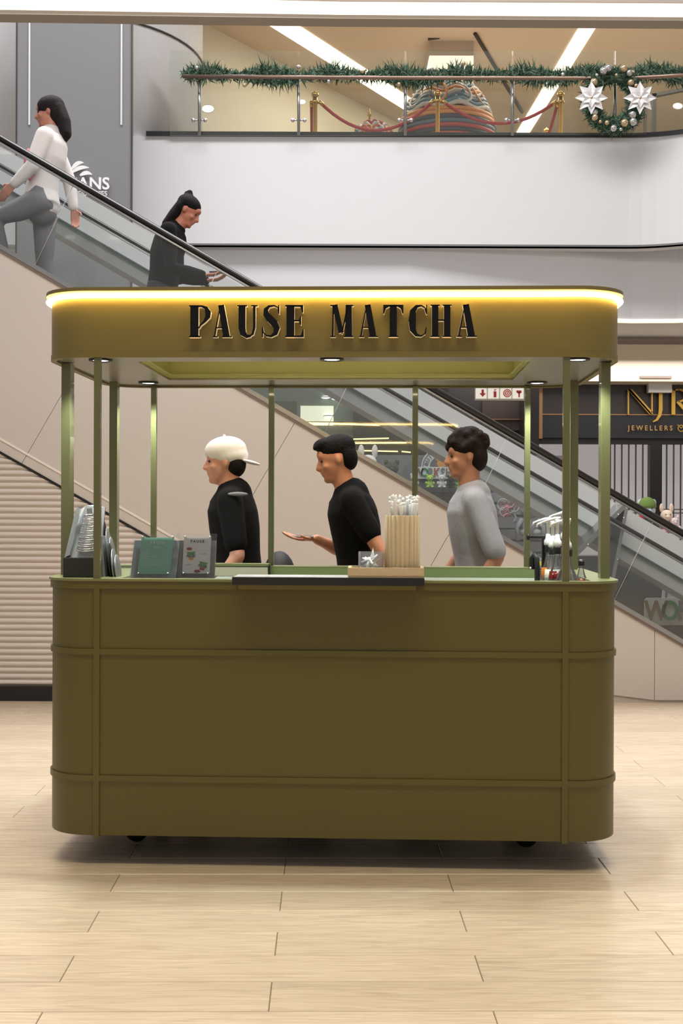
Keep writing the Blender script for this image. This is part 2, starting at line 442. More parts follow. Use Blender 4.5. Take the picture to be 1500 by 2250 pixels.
# white fascia, curving towards us at right end
fpts = []
for px in (286, 600, 1000, 1380, 1410, 1440, 1470, 1500, 1550, 1600, 1680, 1750):
    Y = YG if px <= 1380 else YG - ((px-1380)/370.0)**1.8*1.1
    fpts.append((P(px, 500, Y).x, Y))
zt, zb_ = P(900, 302, YG).z, P(900, 541, YG).z
def band(name, pts, z0, z1, m, th=0.25, parent=None):
    mb = MB(); n = len(pts); vs = []
    for (x, y) in pts: vs += [(x, y, z0), (x, y, z1), (x, y+th, z1), (x, y+th, z0)]
    fs = []
    for i in range(n-1):
        a = 4*i
        for k in range(4): fs.append((a+k, a+(k+1) % 4, a+4+(k+1) % 4, a+4+k))
    fs += [(0, 3, 2, 1), (4*n-4, 4*n-3, 4*n-2, 4*n-1)]
    return mb.add(vs, fs).build(name, m, parent)
gal = band('wall_gallery', fpts, zb_, zt, white); struct(gal)
lp = [(x, y-.03) for x, y in fpts]; lp[0] = (P(322, 300, YG).x, YG-.03)
band('edge_trim', lp, zt-.0, zt+.045, mat('black_edge', S(40, 40, 42), 0.35), 0.3, gal)
band('bottom_line', [(x, y-.004) for x, y in fpts], zb_-.0, zb_+.02, mat('dark_line', S(120, 120, 122), 0.5), 0.1, gal)  # darker grey line along the lower edge of the fascia
# left bit of fascia, left of the grey pillar
band('fascia_return', [(P(-300, 500, YG).x, YG), (P(36, 500, YG).x, YG)], zb_, P(20, 300, YG).z, white, .25, gal)
band('edge_trim', [(P(-300, 500, YG).x, YG-.03), (P(14, 500, YG).x, YG-.03)], P(20, 297, YG).z, P(20, 292, YG).z, black, .3, gal)
slab = MB().box(-7, 8, YG+.26, 24, zt-.35, zt-.02).build('floor_upper', mat('upper_floor', S(200, 190, 170), 0.4)); struct(slab)
# grey lower bulkhead, set back, with curved light line at right
gz0 = P(900, 692, 13.12).z; gz1 = P(900, 530, 13.12).z
gpts = []
for px in (-300, 286, 900, 1300, 1400, 1500, 1650):
    gpts.append((P(px, 600, 13.12).x, 13.12 + (0.25*math.sin(max(0, (px-1200))/450*PI) if px > 1200 else 0)))
gb = band('wall_bulkhead', gpts, gz0, gz1, mat('bulkhead_grey', S(222, 222, 226), 0.6, noise=0.01), 0.3); struct(gb)
band('light_line', [(x, y-.01) for x, y in gpts[3:]], gz0-.03, gz0-.002, emis('warm_line', S(255, 225, 190), 1.3), 0.1, gb)
soffit = MB().box(-6, 7, 13.43, 16, gz0+.02, gz0+.06).build('ceiling', white); struct(soffit)
# grey pillar banner
pl0, pl1 = P(38, 300, 12.2), P(288, 300, 12.2)
pil = MB().box(pl0.x, pl1.x, 12.2, 12.28, 0, 7.6).build('wall_pillar', mat('pillar_grey', S(124, 124, 126), 0.55, noise=0.02, nscale=3)); struct(pil)
wl_line = mat('white_line', S(215, 215, 215), 0.5)
for px in (65, 267):
    MB().box(P(px-1.7, 200, 12.19).x, P(px+1.7, 200, 12.19).x, 12.188, 12.2, P(px, 275, 12.19).z, 7.6).build('light_strip', wl_line, pil)
MB().box(pl0.x-.012, pl0.x, 12.19, 12.27, 0, 7.6).build('edge_strip', mat('dark_edge', S(50, 50, 52), .5), pil)
MB().box(pl1.x, pl1.x+.008, 12.19, 12.27, 0, 7.6).build('edge_strip', mat('dark_edge', S(50, 50, 52), .5), pil)
# white drum with dark ring
dcx, dcy, dr = P(163, 300, 14.2).x, 14.2, 1.50
drum = MB().lathe([(dr, zt-.3), (dr, 9)], (dcx, dcy, 0), 64).build('wall_drum', mat('drum_white', S(240, 240, 243), 0.5)); struct(drum)
zr = P(163, 140, 14.2).z
ring = MB(); ring.tube([(dcx+(dr+.01)*math.cos(t), dcy+(dr+.01)*math.sin(t), zr) for t in [2*PI*i/64 for i in range(64)]], .012, 6, closed=True)
ring.build('reveal_line', mat('dark_line2', S(70, 66, 66), .5), drum)
# upper ceiling, walls and cove lights
ZC = 7.8
uc = MB().box(-8, 9, 13.6, 25, ZC, ZC+.2).build('ceiling_upper', mat('warm_ceiling', S(206, 190, 172), 0.6, noise=0.01)); struct(uc)
def cp(px, py):
    """point on the upper ceiling plane seen at a pixel"""
    v = P(px, py, 1.0); t = (ZC-H)/(v.z-H); return Vector((v.x*t, t, ZC))
def strip(p0, p1, w0, w1, name):
    A, B = cp(*p0), cp(*p1); d = (B-A).normalized(); nn = Vector((d.y, -d.x, 0))
    vs = [A-nn*w0/2, A+nn*w0/2, B+nn*w1/2, B-nn*w1/2]
    return MB().prism([v-Vector((0, 0, .012)) for v in vs], (0, 0, .011)).build(name, emis('cove', S(255, 236, 205), 3.0), uc)
strip((575, 25), (905, 235), .33, .33, 'cove_light'); strip((905, 235), (1010, 303), .33, .33, 'cove_light')
strip((1308, 30), (1140, 305), .22, .22, 'cove_light')
# diagonal wall under the ceiling left of the strip
ylw = mat('pale_yellow_wall', S(222, 218, 200), 0.55, noise=0.02)
A, B = cp(432, 44), cp(980, 325)
wd = MB().prism([(A.x, A.y, zt-.1), (B.x, B.y, zt-.1), (B.x, B.y, ZC), (A.x, A.y, ZC)], (0.03, .2, 0)).build('wall_diagonal', ylw); struct(wd)
wr = MB().box(-2, 9, 22.5, 22.7, zt-.1, ZC).build('wall_upper', ylw); struct(wr)
# right-hand wall with dark door frame
A, B = cp(1350, 60), cp(1260, 290)
frm = mat('dark_frame', S(62, 58, 54), 0.5)
dw = MB()
for (p, q, t_) in (((1316, 300), (1318, 195), 7), ((1352, 300), (1368, 208), 9), ((1318, 197), (1500, 172), 5), ((1437, 300), (1440, 212), 7), ((1440, 214), (1520, 196), 5)):
    pass
d1 = MB()
def flatbar(mb, p, q, wpx, Y, th=.08):
    A, B = P(*p, Y), P(*q, Y); d = (B-A).normalized(); nn = Vector((-d.z, 0, d.x))*wpx*Y/F/2
    mb.prism([A+nn, A-nn, B-nn, B+nn], (0, th, 0))
flatbar(d1, (1436, 320), (1437, 206), 9, 16.5); flatbar(d1, (1432, 210), (1530, 190), 7, 16.5); flatbar(d1, (1418, 320), (1418, 212), 5, 16.9)
flatbar(d1, (1373, 320), (1420, 225), 8, 16.9)
struct(d1.build('door_1', frm))
# glazed kiosk box on the gallery with black top frame
gk = MB(); bx0, bx1 = P(943, 100, 16.6), P(1040, 100, 16.6)
o = MB().box(bx0.x, bx1.x, 16.6, 18.8, zt, P(990, 84, 16.6).z).build('wall_box', mat('box_panel', S(196, 184, 170), .5)); struct(o)
tr = MB(); flatbar(tr, (940, 86), (1043, 72), 4, 16.5, .04)
tr.build('top_frame', frm, o)
tr = MB(); A = cp(1043, 72); B = cp(1146, 245); A.z -= .02; B.z -= .02
tr.tube([A, B], .028, 4); tr.build('top_frame', frm, o)

# near slab edge with light cove across the top of the frame
yb = 7.0
cv0, cv1 = P(0, 30, yb), P(1500, 50, yb)
beam = MB()
beam.prism([P(-400, 10-7+2+5, yb), P(-400, 27, yb), P(750, 42, yb), P(1900, 49, yb), P(1900, 31, yb), P(750, 28, yb)], (0, .12, 0))
beam = beam.build('ceiling_edge', mat('taupe_edge', S(146, 139, 134), .6)); struct(beam)
ls = MB(); ls.prism([P(-400, -25, yb-.03), P(-400, 12, yb-.03), P(750, 29, yb-.03), P(1900, 37, yb-.03), P(1900, 8, yb-.03), P(750, 2, yb-.03)], (0, .03, 0))
ls.build('cove_light', emis('cove_near', S(255, 243, 225), 1.6), beam)
MB().prism([P(-400, -60, yb-.05), P(-400, -25, yb-.05), P(750, 2, yb-.05), P(1900, 8, yb-.05), P(1900, -60, yb-.05)], (0, .06, 0)).build('upper_lip', MT['taupe_edge'], beam)

# glass balustrade on the gallery
bal = empty('glass_balustrade', P(900, 298, 12.92), 'glass balustrade with steel clamps along the upper gallery edge', 'balustrade')
O = Vector(bal.location)
ugl = glass('gallery_glass', (0.96, 0.98, 0.96, 1), 0.0, haze=0.025, hcol=(0.85, 0.86, 0.82, 1))
xs = [372, 438, 656, 890, 1125, 1350, 1520, 1700]
for i in range(len(xs)-1):
    x0, x1 = xs[i]+1.2, xs[i+1]-1.2
    MB().prism([P(x0, 113, 12.95)-O, P(x0, 298, 12.95)-O, P(x1, 298+(-3 if x1 > 1400 else 0), 12.95)-O, P(x1, 113, 12.95)-O], (0, .012, 0)).build('glass_pane', ugl, bal)
for px in xs[1:6]:
    mb = MB(); mb.tube([P(px, 168, 12.90)-O, P(px, 298, 12.90)-O], .016, 8); mb.build('post', steel, bal)
    for py in (168, 265):
        for dx in (-13, 13):
            mb = MB(); mb.tube([P(px, py, 12.92)-O, P(px+dx, py, 12.92)-O], .008, 6); mb.ell(P(px+dx, py, 12.90)-O, .022, 10, 8)
            mb.build('clamp', chrome, bal)
mb = MB(); mb.tube([P(402, 169, 12.78)-O, P(900, 172, 12.78)-O, P(1380, 173, 12.78)-O, P(1450, 169, 12.7)-O, P(1600, 161, 12.4)-O], .021, 10)
mb.build('handrail', mat('bronze_rail', S(150, 125, 112), .3, .7), bal)

# garland
needle = [mat('garland_dark', S(44, 74, 54), .7, noise=.3, nscale=30), mat('garland_light', S(92, 120, 98), .7, noise=.3, nscale=30)]
def needles(mb, c, n, r, L, w, rnd, axis_bias=1.0):
    for _ in range(n):
        d = Vector((rnd.gauss(0, 1), rnd.gauss(0, .7), rnd.gauss(0, 1)*axis_bias)).normalized()
        p = Vector(c)+Vector((rnd.uniform(-r, r), rnd.uniform(-r, r)*.6, rnd.uniform(-r, r)))
        l = L*rnd.uniform(.5, 1.1); s_ = d.cross(Vector((rnd.random(), 1, rnd.random()))).normalized()*w
        u_ = d.cross(s_).normalized()*w*.5
        mb.add([p+s_, p-s_, p+u_, p+d*l], [(0, 1, 3), (1, 2, 3), (2, 0, 3)], rnd.randint(0, 1))
rg = random.Random(3)
gr_ = empty('garland', P(900, 165, 12.85), 'green fir garland wound along the upper gallery handrail', 'garland')
O = Vector(gr_.location); mb = MB()
x = 408
while x < 1560:
    rowup = 0.6+0.4*math.sin(x*.045)+.3*rg.random()
    dn = 0.4+0.6*max(0, math.sin(x*.021+1.3))+.2*rg.random()
    yy = 168 if x < 1400 else 168-(x-1400)*.05
    if not 655 < x < 668:
        needles(mb, P(x, yy-8*rowup, 12.88)-O, 15, .032, .105*rowup+.02, .010, rg, 2.0)
        needles(mb, P(x, yy+6*dn, 12.88)-O, 15 if dn > .7 else 5, .034, .115*dn+.02, .010, rg, 1.6)
    x += 4
f = mb.build('foliage', needle, gr_); f['kind'] = 'stuff'
silverb = mat('silver_bauble', S(210, 208, 205), .15, .8); champ = mat('champagne_bauble', S(214, 188, 150), .2, .7)
for px, py in ((432, 150), (537, 188), (656, 148), (722, 180), (796, 158), (1018, 140), (1236, 165), (876, 186), (948, 152), (1390, 160)):
    MB().ell(P(px, py, 12.78)-O, .022, 12, 8).build('bauble', rg.choice([silverb, champ]), gr_)

# wreath
wc = P(1346, 222, 12.78)
wr_ = empty('wreath', wc, 'round fir wreath with white poinsettias and silver baubles on the glass rail', 'wreath')
mb = MB()
for i in range(150):
    t = 2*PI*i/150; c = (math.cos(t)*.245, 0, math.sin(t)*.27)
    needles(mb, c, 26, .062, .095, .011, rg)
f = mb.build('foliage', needle, wr_); f['kind'] = 'stuff'
for i in range(26):
    t = 2*PI*(i+.5*rg.random())/26; rr = rg.uniform(.20, .31)
    if abs(math.cos(t)) > .93: continue
    MB().ell((math.cos(t)*rr, -.075, math.sin(t)*rr*1.08), rg.choice([.018, .026, .036, .042]), 12, 8).build('bauble', rg.choice([silverb, champ, silverb]), wr_)
petal_m = mat('white_petal', S(238, 236, 236), .4, noise=.03)
for cx in (-.255, .255):
    fl_ = MB().ell((cx, -.12, -.01), .02, 8, 6).build('poinsettia', champ, wr_)
    for ringk, (n_, L, w_) in enumerate(((8, .175, .045), (6, .11, .035))):
        for i in range(n_):
            t = 2*PI*(i+.5*ringk)/n_; d = Vector((math.cos(t), 0, math.sin(t))); s_ = Vector((-d.z, 0, d.x)); c = Vector((cx, -.115-.012*ringk, -.01)); y = Vector((0, -1, 0))
            vs = [c, c+d*L*.5+s_*w_+y*.02, c+d*L+y*.0, c+d*L*.5-s_*w_+y*.02, c+d*L*.5+y*.004, c+d*L*.5+y*.001]
            MB().add([v for v in vs[:5]]+[v+Vector((0, .004, 0)) for v in vs[:5]], [(0, 1, 4), (1, 2, 4), (2, 3, 4), (3, 0, 4), (5, 9, 6), (6, 9, 7), (7, 9, 8), (8, 9, 5), (0, 5, 6, 1), (1, 6, 7, 2), (2, 7, 8, 3), (3, 8, 5, 0)]).build('petal', petal_m, fl_)

# stanchions + ropes (gallery)
zfl = zt-.02
redrope = mat('red_velvet', S(170, 38, 40), .7)
stm_ = {}
def stanchion(px, pyt, Y, label):
    g = P(px, pyt, Y); o = empty('stanchion', (g.x, Y, zfl), label, 'stanchion', 'brass rope posts on the gallery')
    h = g.z-zfl
    MB().lathe([(.001, 0), (.15, 0), (.15, .015), (.03, .05), (.026, .055)], (0, 0, 0), 20).build('base', gold, o)
    MB().lathe([(.026, .05), (.026, h-.13), (.045, h-.12), (.045, h-.10), (.028, h-.09), (.028, h-.05)], (0, 0, 0), 16).build('pole', gold, o)
    MB().lathe([(.028, h-.05), (.045, h-.03), (.04, h-.005), (.015, h+.01), (.001, h+.03)], (0, 0, 0), 16).build('finial', gold, o)
    return Vector((g.x, Y, g.z-.10))
s1 = stanchion(692, 205, 14.0, 'brass rope post left of the small beaded dome')
s2 = stanchion(961, 203, 14.0, 'brass rope post in front of the large beaded dome')
s3 = stanchion(1231, 205, 14.0, 'brass rope post just left of the wreath')
s4 = stanchion(1200, 285, 16.0, 'short brass post farther back between dome and wreath')
def rope(a, b, sag, label, mid=None):
    pts = [a+(b-a)*t+Vector((0, 0, -4*sag*t*(1-t))) for t in [i/16 for i in range(17)]]
    o = empty('velvet_rope', a, label, 'rope', 'red velvet ropes on the gallery')
    MB().tube([p-a for p in pts], .019, 8).build('cord', redrope, o)
    for p, q in ((pts[0], pts[1]), (pts[-1], pts[-2])):
        MB().tube([p-a, p-a+(q-p).normalized()*.06], .023, 8).build('hook', gold, o)
rope(s1+Vector((.05, 0, 0)), s2-Vector((.05, 0, 0)), .34, 'red velvet rope sagging over the small beaded dome')
rope(s2+Vector((.05, 0, 0)), s3-Vector((.05, 0, 0)), .26, 'red velvet rope sagging right of the large beaded dome')
rope(s1+Vector((-.04, 0, 0)), s1+Vector((-.05, 1.5, -.0)), .42, 'red velvet rope hanging back from the left brass post')
rope(s3+Vector((-.03, 0, 0)), s3+Vector((-.35, 1.8, -.0)), .5, 'red velvet rope hanging back from the post by the wreath')

# beaded domes
bead_cols = [S(92, 110, 124), S(206, 92, 70), S(52, 58, 66), S(232, 150, 80), S(214, 206, 196), S(104, 144, 156), S(184, 62, 56)]
bead_m = [mat('bead_%d' % i, c, .4, noise=.35, nscale=60, bump=.4, bscale=90) for i, c in enumerate(bead_cols)]
def dome(px, pyt, Y, R, hh, label, nb, order, scal=True):
    g = P(px, pyt, Y); o = empty('beaded_dome', (g.x, Y, zfl), label, 'ornament', 'beaded domes on the gallery')
    ht = g.z-zfl
    def rad(z):
        u_ = z/ht
        return R*math.sqrt(max(0.0, 1-max(0, (u_-.42)/.58)**2.2))*(0.80+.2*min(1, u_/.4))
    zs = [ht*i/nb for i in range(nb+1)]
    MB().lathe([(rad(z)-.03, z) for z in zs[:-1]]+[(.01, ht-.02)], (0, 0, 0), 32).build('core', bead_m[2], o)
    for i in range(nb):
        z = (zs[i]+zs[i+1])/2; r_ = rad(z)
        if r_ < .04: continue
        mb = MB()
        mb.tube([(r_*math.cos(t), r_*math.sin(t), z+(0.03*math.sin(8*t) if scal and i > nb*.62 else 0)) for t in [2*PI*k/48 for k in range(48)]], (zs[1]-zs[0])*.56, 6, closed=True)
        mb.build('bead_band', bead_m[order[i % len(order)]], o)
    # swirls on the crown
    for k in range(10):
        t0 = 2*PI*k/10; mb = MB(); pts = []
        for j in range(20):
            a_ = 2*PI*j/20; zz = ht*.80+.10*ht*math.sin(a_)
            tt = t0+.22*math.cos(a_); r_ = rad(min(zz, ht*.97))+.015
            pts.append((r_*math.cos(tt), r_*math.sin(tt), zz))
        mb.tube(pts, .018, 6, closed=True); mb.build('bead_swirl', bead_m[3 if k % 2 else 4], o)
        r_ = rad(ht*.8)+.01
        MB().ell((r_*math.cos(t0), r_*math.sin(t0), ht*.8), .04, 8, 6).build('bead_boss', bead_m[1 if k % 2 else 5], o)
    return o, ht
dome(982, 181, 15.2, .60, 0, 'large dome ornament covered in orange, blue and red bead bands', 26, [4, 3, 0, 2, 1, 2, 0, 6, 2, 0, 1, 2, 6, 0, 2, 3, 3, 4, 5, 0, 4, 3, 4, 5])
d2, ht2 = dome(820, 272, 14.9, .30, 0, 'small beaded dome ornament with gold finial left of the large dome', 16, [4, 1, 4, 6])
MB().lathe([(.01, ht2-.02), (.012, ht2+.08), (.03, ht2+.10), (.012, ht2+.13), (.002, ht2+.2)], (-.05, 0, 0), 12).build('finial', gold, d2)

# ceiling downlights seen reflected / mounted on the gallery
dl = emis('downlight_emit', S(255, 250, 238), 4.0)
for px, py, r_, lab in ((457, 240, .075, 'round white downlight on gallery wall left of the first glass post'), (663, 225, .05, 'small round light beside the second glass post'), (1017, 228, .06, 'oval white light seen above the large beaded dome'), (1488, 234, .06, 'round white light at the far right above the dark door frame')):
    Y = {457: 15.2, 663: 16.6, 1017: 14.3, 1488: 16.0}[px]
    g = P(px, py, Y)
    if px == 1017: continue
    o = empty('downlight', g, lab, 'lamp', 'gallery downlights')
    MB().ell((0, 0, 0), (r_, .02, r_*.6), 16, 8).build('lens', dl, o)
    MB().tube([(r_*1.03*math.cos(t), .0, r_*.64*math.sin(t)) for t in [2*PI*i/20 for i in range(20)]], .006, 5, closed=True).build('rim', white, o)

# ------------------------------------------------------------------ logo on grey pillar
lo = empty('wall_sign', P(200, 395, 12.17), 'white CANS residences logo with striped dome emblem on the grey pillar', 'sign')
O = Vector(lo.location); wm = mat('sign_white', S(235, 235, 235), .5)
k = 12.17/F
def pxT(px, py): return (P(px, py, 12.17)-O)
for (x0, y0, x1, y1, b0, w0) in ((157, 373, 184, 358, -10, 9), (157, 380, 196, 369, -9, 9), (176, 386, 203, 384, -8, 9)):
    pts = []
    for i in range(9):
        t = i/8; pts.append((x0+(x1-x0)*t, -(y0+(y1-y0)*t+b0*.6*math.sin(PI*t))))
    ws = [max(.8, w0*math.sin(PI*min(1, t_*.85+.12))) for t_ in [i/8 for i in range(9)]]
    mb = MB(); glyph(mb, [('rib', pts, ws)], lambda u_, v_: pxT(u_, -v_), (0, .01, 0), 0, 0); mb.build('emblem_stripe', wm, lo)
me = text('lettering', 'CANS', 37*k, pxT(193, 405), wm, lo, .004, 1.0, bold=.02)
text('lettering', 'RESIDENCES', 14.5*k, pxT(196, 426), wm, lo, .003, 1.0)

# ------------------------------------------------------------------ lower shops (behind the escalators)
bulk = mat('pinkish_bulkhead', S(214, 198, 186), .55, noise=.01)
o = MB().box(P(1100, 700, 15).x, 8, 15.0, 15.3, P(1400, 760, 15).z, P(1400, 650, 15).z).build('wall_shop', bulk); struct(o)
o2 = MB().box(P(1100, 700, 14.9).x, 8, 14.8, 15.4, P(1400, 838, 14.8).z, P(1400, 757, 14.8).z).build('trim_2', mat('cream_soffit', S(224, 212, 192), .5)); struct(o2)
MB().box(P(1405, 800, 14.78).x, P(1475, 800, 14.78).x, 14.775, 14.8, P(1440, 831, 14.78).z, P(1440, 826, 14.78).z).build('air_slot', mat('slot_grey', S(150, 135, 125), .5), o2)
YS = 15.2
fas = mat('shop_fascia', S(58, 52, 50), .25, coat=.3); fas2 = mat('shop_fascia_dark', S(40, 40, 42), .3)
shop = MB().box(P(1180, 900, YS).x, 8, YS, YS+.2, P(1400, 912, YS).z, P(1400, 835, YS).z).build('wall_fascia', fas); struct(shop)
MB().box(P(1180, 900, YS).x, 8, YS-.03, YS+.2, P(1400, 963, YS).z, P(1400, 913, YS).z).build('lower_fascia', fas2, shop)
MB().box(P(1180, 900, YS).x, 8, YS-.04, YS+.0, P(1400, 913, YS).z, P(1400, 910.5, YS).z).build('copper_line', mat('copper_line', S(170, 130, 95), .3, .6), shop)
MB().box(P(1180, 900, YS).x, P(1190, 900, YS).x, YS-.05, YS+.1, P(1400, 965, YS).z, P(1400, 840, YS).z).build('copper_post', MT['copper_line'], shop)
MB().box(P(1422, 900, YS-.1).x, P(1473, 900, YS-.1).x, YS-.15, YS-.05, P(1440, 863, YS-.1).z, P(1440, 838, YS-.1).z).build('projector_box', white, shop)
# sign NJR
sg = empty('shop_sign', P(1450, 900, YS-.08), 'gold NJR JEWELLERS lettering on the dark shop fascia', 'sign')
O = Vector(sg.location); gm = mat('sign_gold', S(196, 156, 66), .35, .3)
T = lambda u_, v_: P(u_, -v_, YS-.08)-O
def letter(name, shapes):
    mb = MB(); glyph(mb, shapes, T, (0, .02, 0), 0, 0); return mb.build(name, gm, sg)
letter('letter_n', [('rib', [(1380, -856), (1380, -911)], [3, 3]), ('poly', [(1378, -855), (1384, -855), (1433, -911), (1427, -911)]), ('poly', [(1378, -855), (1388, -855), (1433, -905), (1429, -911)]), ('rib', [(1432, -856), (1432, -911)], [3, 3])])
letter('letter_j', [('rib', [(1451, -855), (1451, -900), (1449, -912), (1443, -922), (1434, -927)], [8, 8, 7, 5, 2])])
letter('letter_r', [('rib', [(1479, -855), (1479, -911)], [8, 8]), ('rib', arc(1490, -869, 18, 13, 90, -90, 10), [3, 4, 5, 6, 7, 7, 7, 6, 5, 4, 3]), ('rib', [(1488, -882), (1514, -911)], [7, 7]), ('rib', [(1478, -856.5), (1492, -856.5)], [3, 3])])
text('lettering', 'J E W E L L E R S', 15*YS/F, P(1428, 941, YS-.08)-O, mat('sign_copper', S(180, 140, 80), .4, .3), sg, .004, .92, bold=.015)
mb = MB(); glyph(mb, [('rib', arc(1496, -941, 7, 7, 0, 360, 10), [1.5]*11), ('rib', [(1488, -933), (1496, -941), (1504, -933)], [1.5]*3)], T, (0, .01, 0), 0, 0); mb.build('emblem', gm, sg)
# shop windows
inner = MB().box(P(1180, 1000, 16.4).x, 8, 16.4, 16.5, 0, 3).build('wall_inner', emis('curtain_glow', S(222, 212, 212), .42)); struct(inner)  # curtain is no lamp; its glow stands in for light falling on it
ft = MB().box(P(1180, 970, YS).x, 8, YS, YS+.12, P(1400, 976, YS).z, P(1400, 962, YS).z).build('trim_3', black); struct(ft)
wins = [(1190, 1340), (1342, 1431), (1456, 1545), (1570, 1660)]
for i, (a0, a1) in enumerate(wins):
    win = MB().box(P(a0, 1000, YS+.05).x, P(a1, 1000, YS+.05).x, YS+.05, YS+.06, 0.05, P(1400, 974, YS).z).build('window_%d' % (i+1), glass('shop_glass', (.94, .94, .94, 1), .02)); struct(win)
    if i:
        nb = 6
        for j in range(nb):
            xx = P(a0+8+(a1-a0-12)*j/(nb-1), 1000, YS+.1).x
            MB().box(xx-.008, xx+.008, YS+.09, YS+.11, 0.06, P(1400, 975, YS).z).build('bar', mat('bar_dark', S(90, 84, 82), .5), win)
        for py in (1119, 1127): MB().box(P(a0, 1, YS+.1).x, P(a1, 1, YS+.1).x, YS+.08, YS+.12, P(1400, py, YS).z-.006, P(1400, py, YS).z+.006).build('bar', MT['bar_dark'], win)
for i, (a0, a1) in enumerate(((1335, 1345), (1431, 1457), (1545, 1570))):
    struct(MB().box(P(a0, 1, YS).x, P(a1, 1, YS).x, YS-.02, YS+.12, 0, P(1400, 974, YS).z).build('trim_%d' % (4+i), black))
# dark shop left of jewellers + black pier
pier = MB().box(P(1150, 900, 14.2).x, P(1184, 900, 14.2).x, 14.2, 15.2, 0, P(1160, 840, 14.2).z).build('wall_pier', mat('pier_dark', S(44, 38, 38), .35)); struct(pier)
dk = MB().box(P(915, 900, 14.6).x, P(1160, 900, 14.6).x, 14.6, 14.8, 0, P(1000, 700, 14.6).z).build('wall_dark', mat('dark_wall', S(46, 42, 44), .4)); struct(dk)
MB().box(P(1060, 900, 14.5).x, P(1150, 900, 14.5).x, 14.55, 14.6, P(1100, 945, 14.5).z, P(1100, 880, 14.5).z).build('grille', mat('grille_dark', S(62, 50, 46), .5), dk)
MB().box(P(960, 900, 14.5).x, P(1150, 900, 14.5).x, 14.53, 14.56, P(1100, 922, 14.5).z, P(1100, 920, 14.5).z).build('copper_line', MT['copper_line'], dk)
# fire signs
fs = empty('fire_sign', P(1101, 865, 13.75), 'lit panel of four red fire safety pictograms hanging under the bulkhead', 'sign')
O = Vector(fs.location); cream_e = emis('sign_lit', S(232, 226, 205), .55); redm = mat('sign_red', S(196, 50, 44), .5)
fr_ = MB().box(P(1046, 1, 13.75).x-O.x, P(1156, 1, 13.75).x-O.x, 0, .03, P(1100, 880, 13.75).z-O.z, P(1100, 850, 13.75).z-O.z).build('frame', mat('sign_frame', S(190, 180, 165), .5), fs)
Tf = lambda u_, v_: P(u_, -v_, 13.73)-O
for px_ in (1060, 1142): MB().box(P(px_, 1, 13.75).x-O.x-.004, P(px_, 1, 13.75).x-O.x+.004, .01, .02, P(1100, 850, 13.75).z-O.z, P(1100, 690, 13.75).z-O.z).build('hanger', steel, fs)
for i in range(4):
    cx = 1060+27*i
    MB().box(P(cx-12, 1, 13.74).x-O.x, P(cx+12, 1, 13.74).x-O.x, -.012, 0, P(cx, 876, 13.74).z-O.z, P(cx, 852, 13.74).z-O.z).build('sign_plate', cream_e, fs)
    mb = MB()
    if i == 0: sh = [('poly', [(cx-2.5, -856), (cx+2.5, -856), (cx+2.5, -864), (cx+7, -864), (cx, -872), (cx-7, -864), (cx-2.5, -864)])]
    elif i == 1: sh = [('poly', [(cx-3, -860), (cx+3, -860), (cx+3, -873), (cx-3, -873)]), ('rib', [(cx-1, -859), (cx-1, -856), (cx+3, -856)], [2, 2, 1.5])]
    elif i == 2: sh = [('rib', arc(cx, -864, 8, 8, 0, 360, 16), [2]*17), ('rib', arc(cx, -864, 4.5, 4.5, 0, 360, 12), [2]*13), ('poly', arc(cx, -864, 1.8, 1.8, 0, 330, 8))]
    else: sh = [('poly', [(cx-7, -858), (cx+4, -858), (cx+4, -864), (cx-1, -864), (cx-1, -866), (cx-7, -862)]), ('rib', [(cx-1, -862), (cx-1, -873)], [3, 3])]
    glyph(mb, sh, lambda u_, v_: Tf(u_, v_)+Vector((0, -.004, 0)), (0, .006, 0), 0, 0); mb.build('pictogram', redm, fs)
# pale green shop (behind left of centre)
gw = MB().box(P(520, 900, 14.2).x, P(782, 900, 14.2).x, 14.2, 14.3, 0, P(700, 700, 14.2).z).build('wall_green', mat('mint_grey_wall', S(140, 152, 138), .4, noise=.04, nscale=1)); struct(gw)
MB().box(P(660, 900, 14.2).x, P(736, 1, 14.2).x, 14.19, 14.2, P(700, 935, 14.2).z, P(700, 892, 14.2).z).build('lit_panel', emis('panel_lit', S(225, 225, 190), .9), gw)
MB().box(P(600, 900, 14.2).x, P(655, 1, 14.2).x, 14.19, 14.2, P(700, 960, 14.2).z, P(700, 882, 14.2).z).build('display_panel', mat('olive_grey', S(110, 112, 92), .4), gw)
dk2 = MB().box(P(776, 900, 14.0).x, P(985, 900, 14.0).x, 14.0, 14.1, 0, P(700, 700, 14.0).z).build('wall_shade', mat('dark_green_wall', S(60, 64, 60), .35)); struct(dk2)
warm = emis('tube_warm', S(240, 220, 150), 1.6)
for i, (x0, x1, y0, y1) in enumerate(((672, 928, 929, 938), (940, 965, 937, 940), (776, 854, 965, 963), (780, 892, 974, 973), (902, 923, 973, 975), (786, 874, 990, 992), (882, 902, 992, 994))):
    A, B = P(x0, y0, 13.975), P(x1, y1, 13.975); o = Vector(A)
    t = empty('tube_light', A, ['long warm light tube hanging above the toy shop, topmost', 'short warm light tube at the right end of the topmost tube', 'warm light tube second from the top behind the striding person', 'warm light tube third from the top', 'short warm tube right of the third tube', 'lowest long warm light tube above the toys', 'short warm tube right of the lowest tube'][i], 'lamp', 'warm light tubes in the toy shop')
    MB().tube([(0, 0, 0), B-A], .009, 6).build('tube', warm, t)
    MB().box(-.01, (B-A).x+.01, .0, .02, .008, .016).build('housing', black, t)
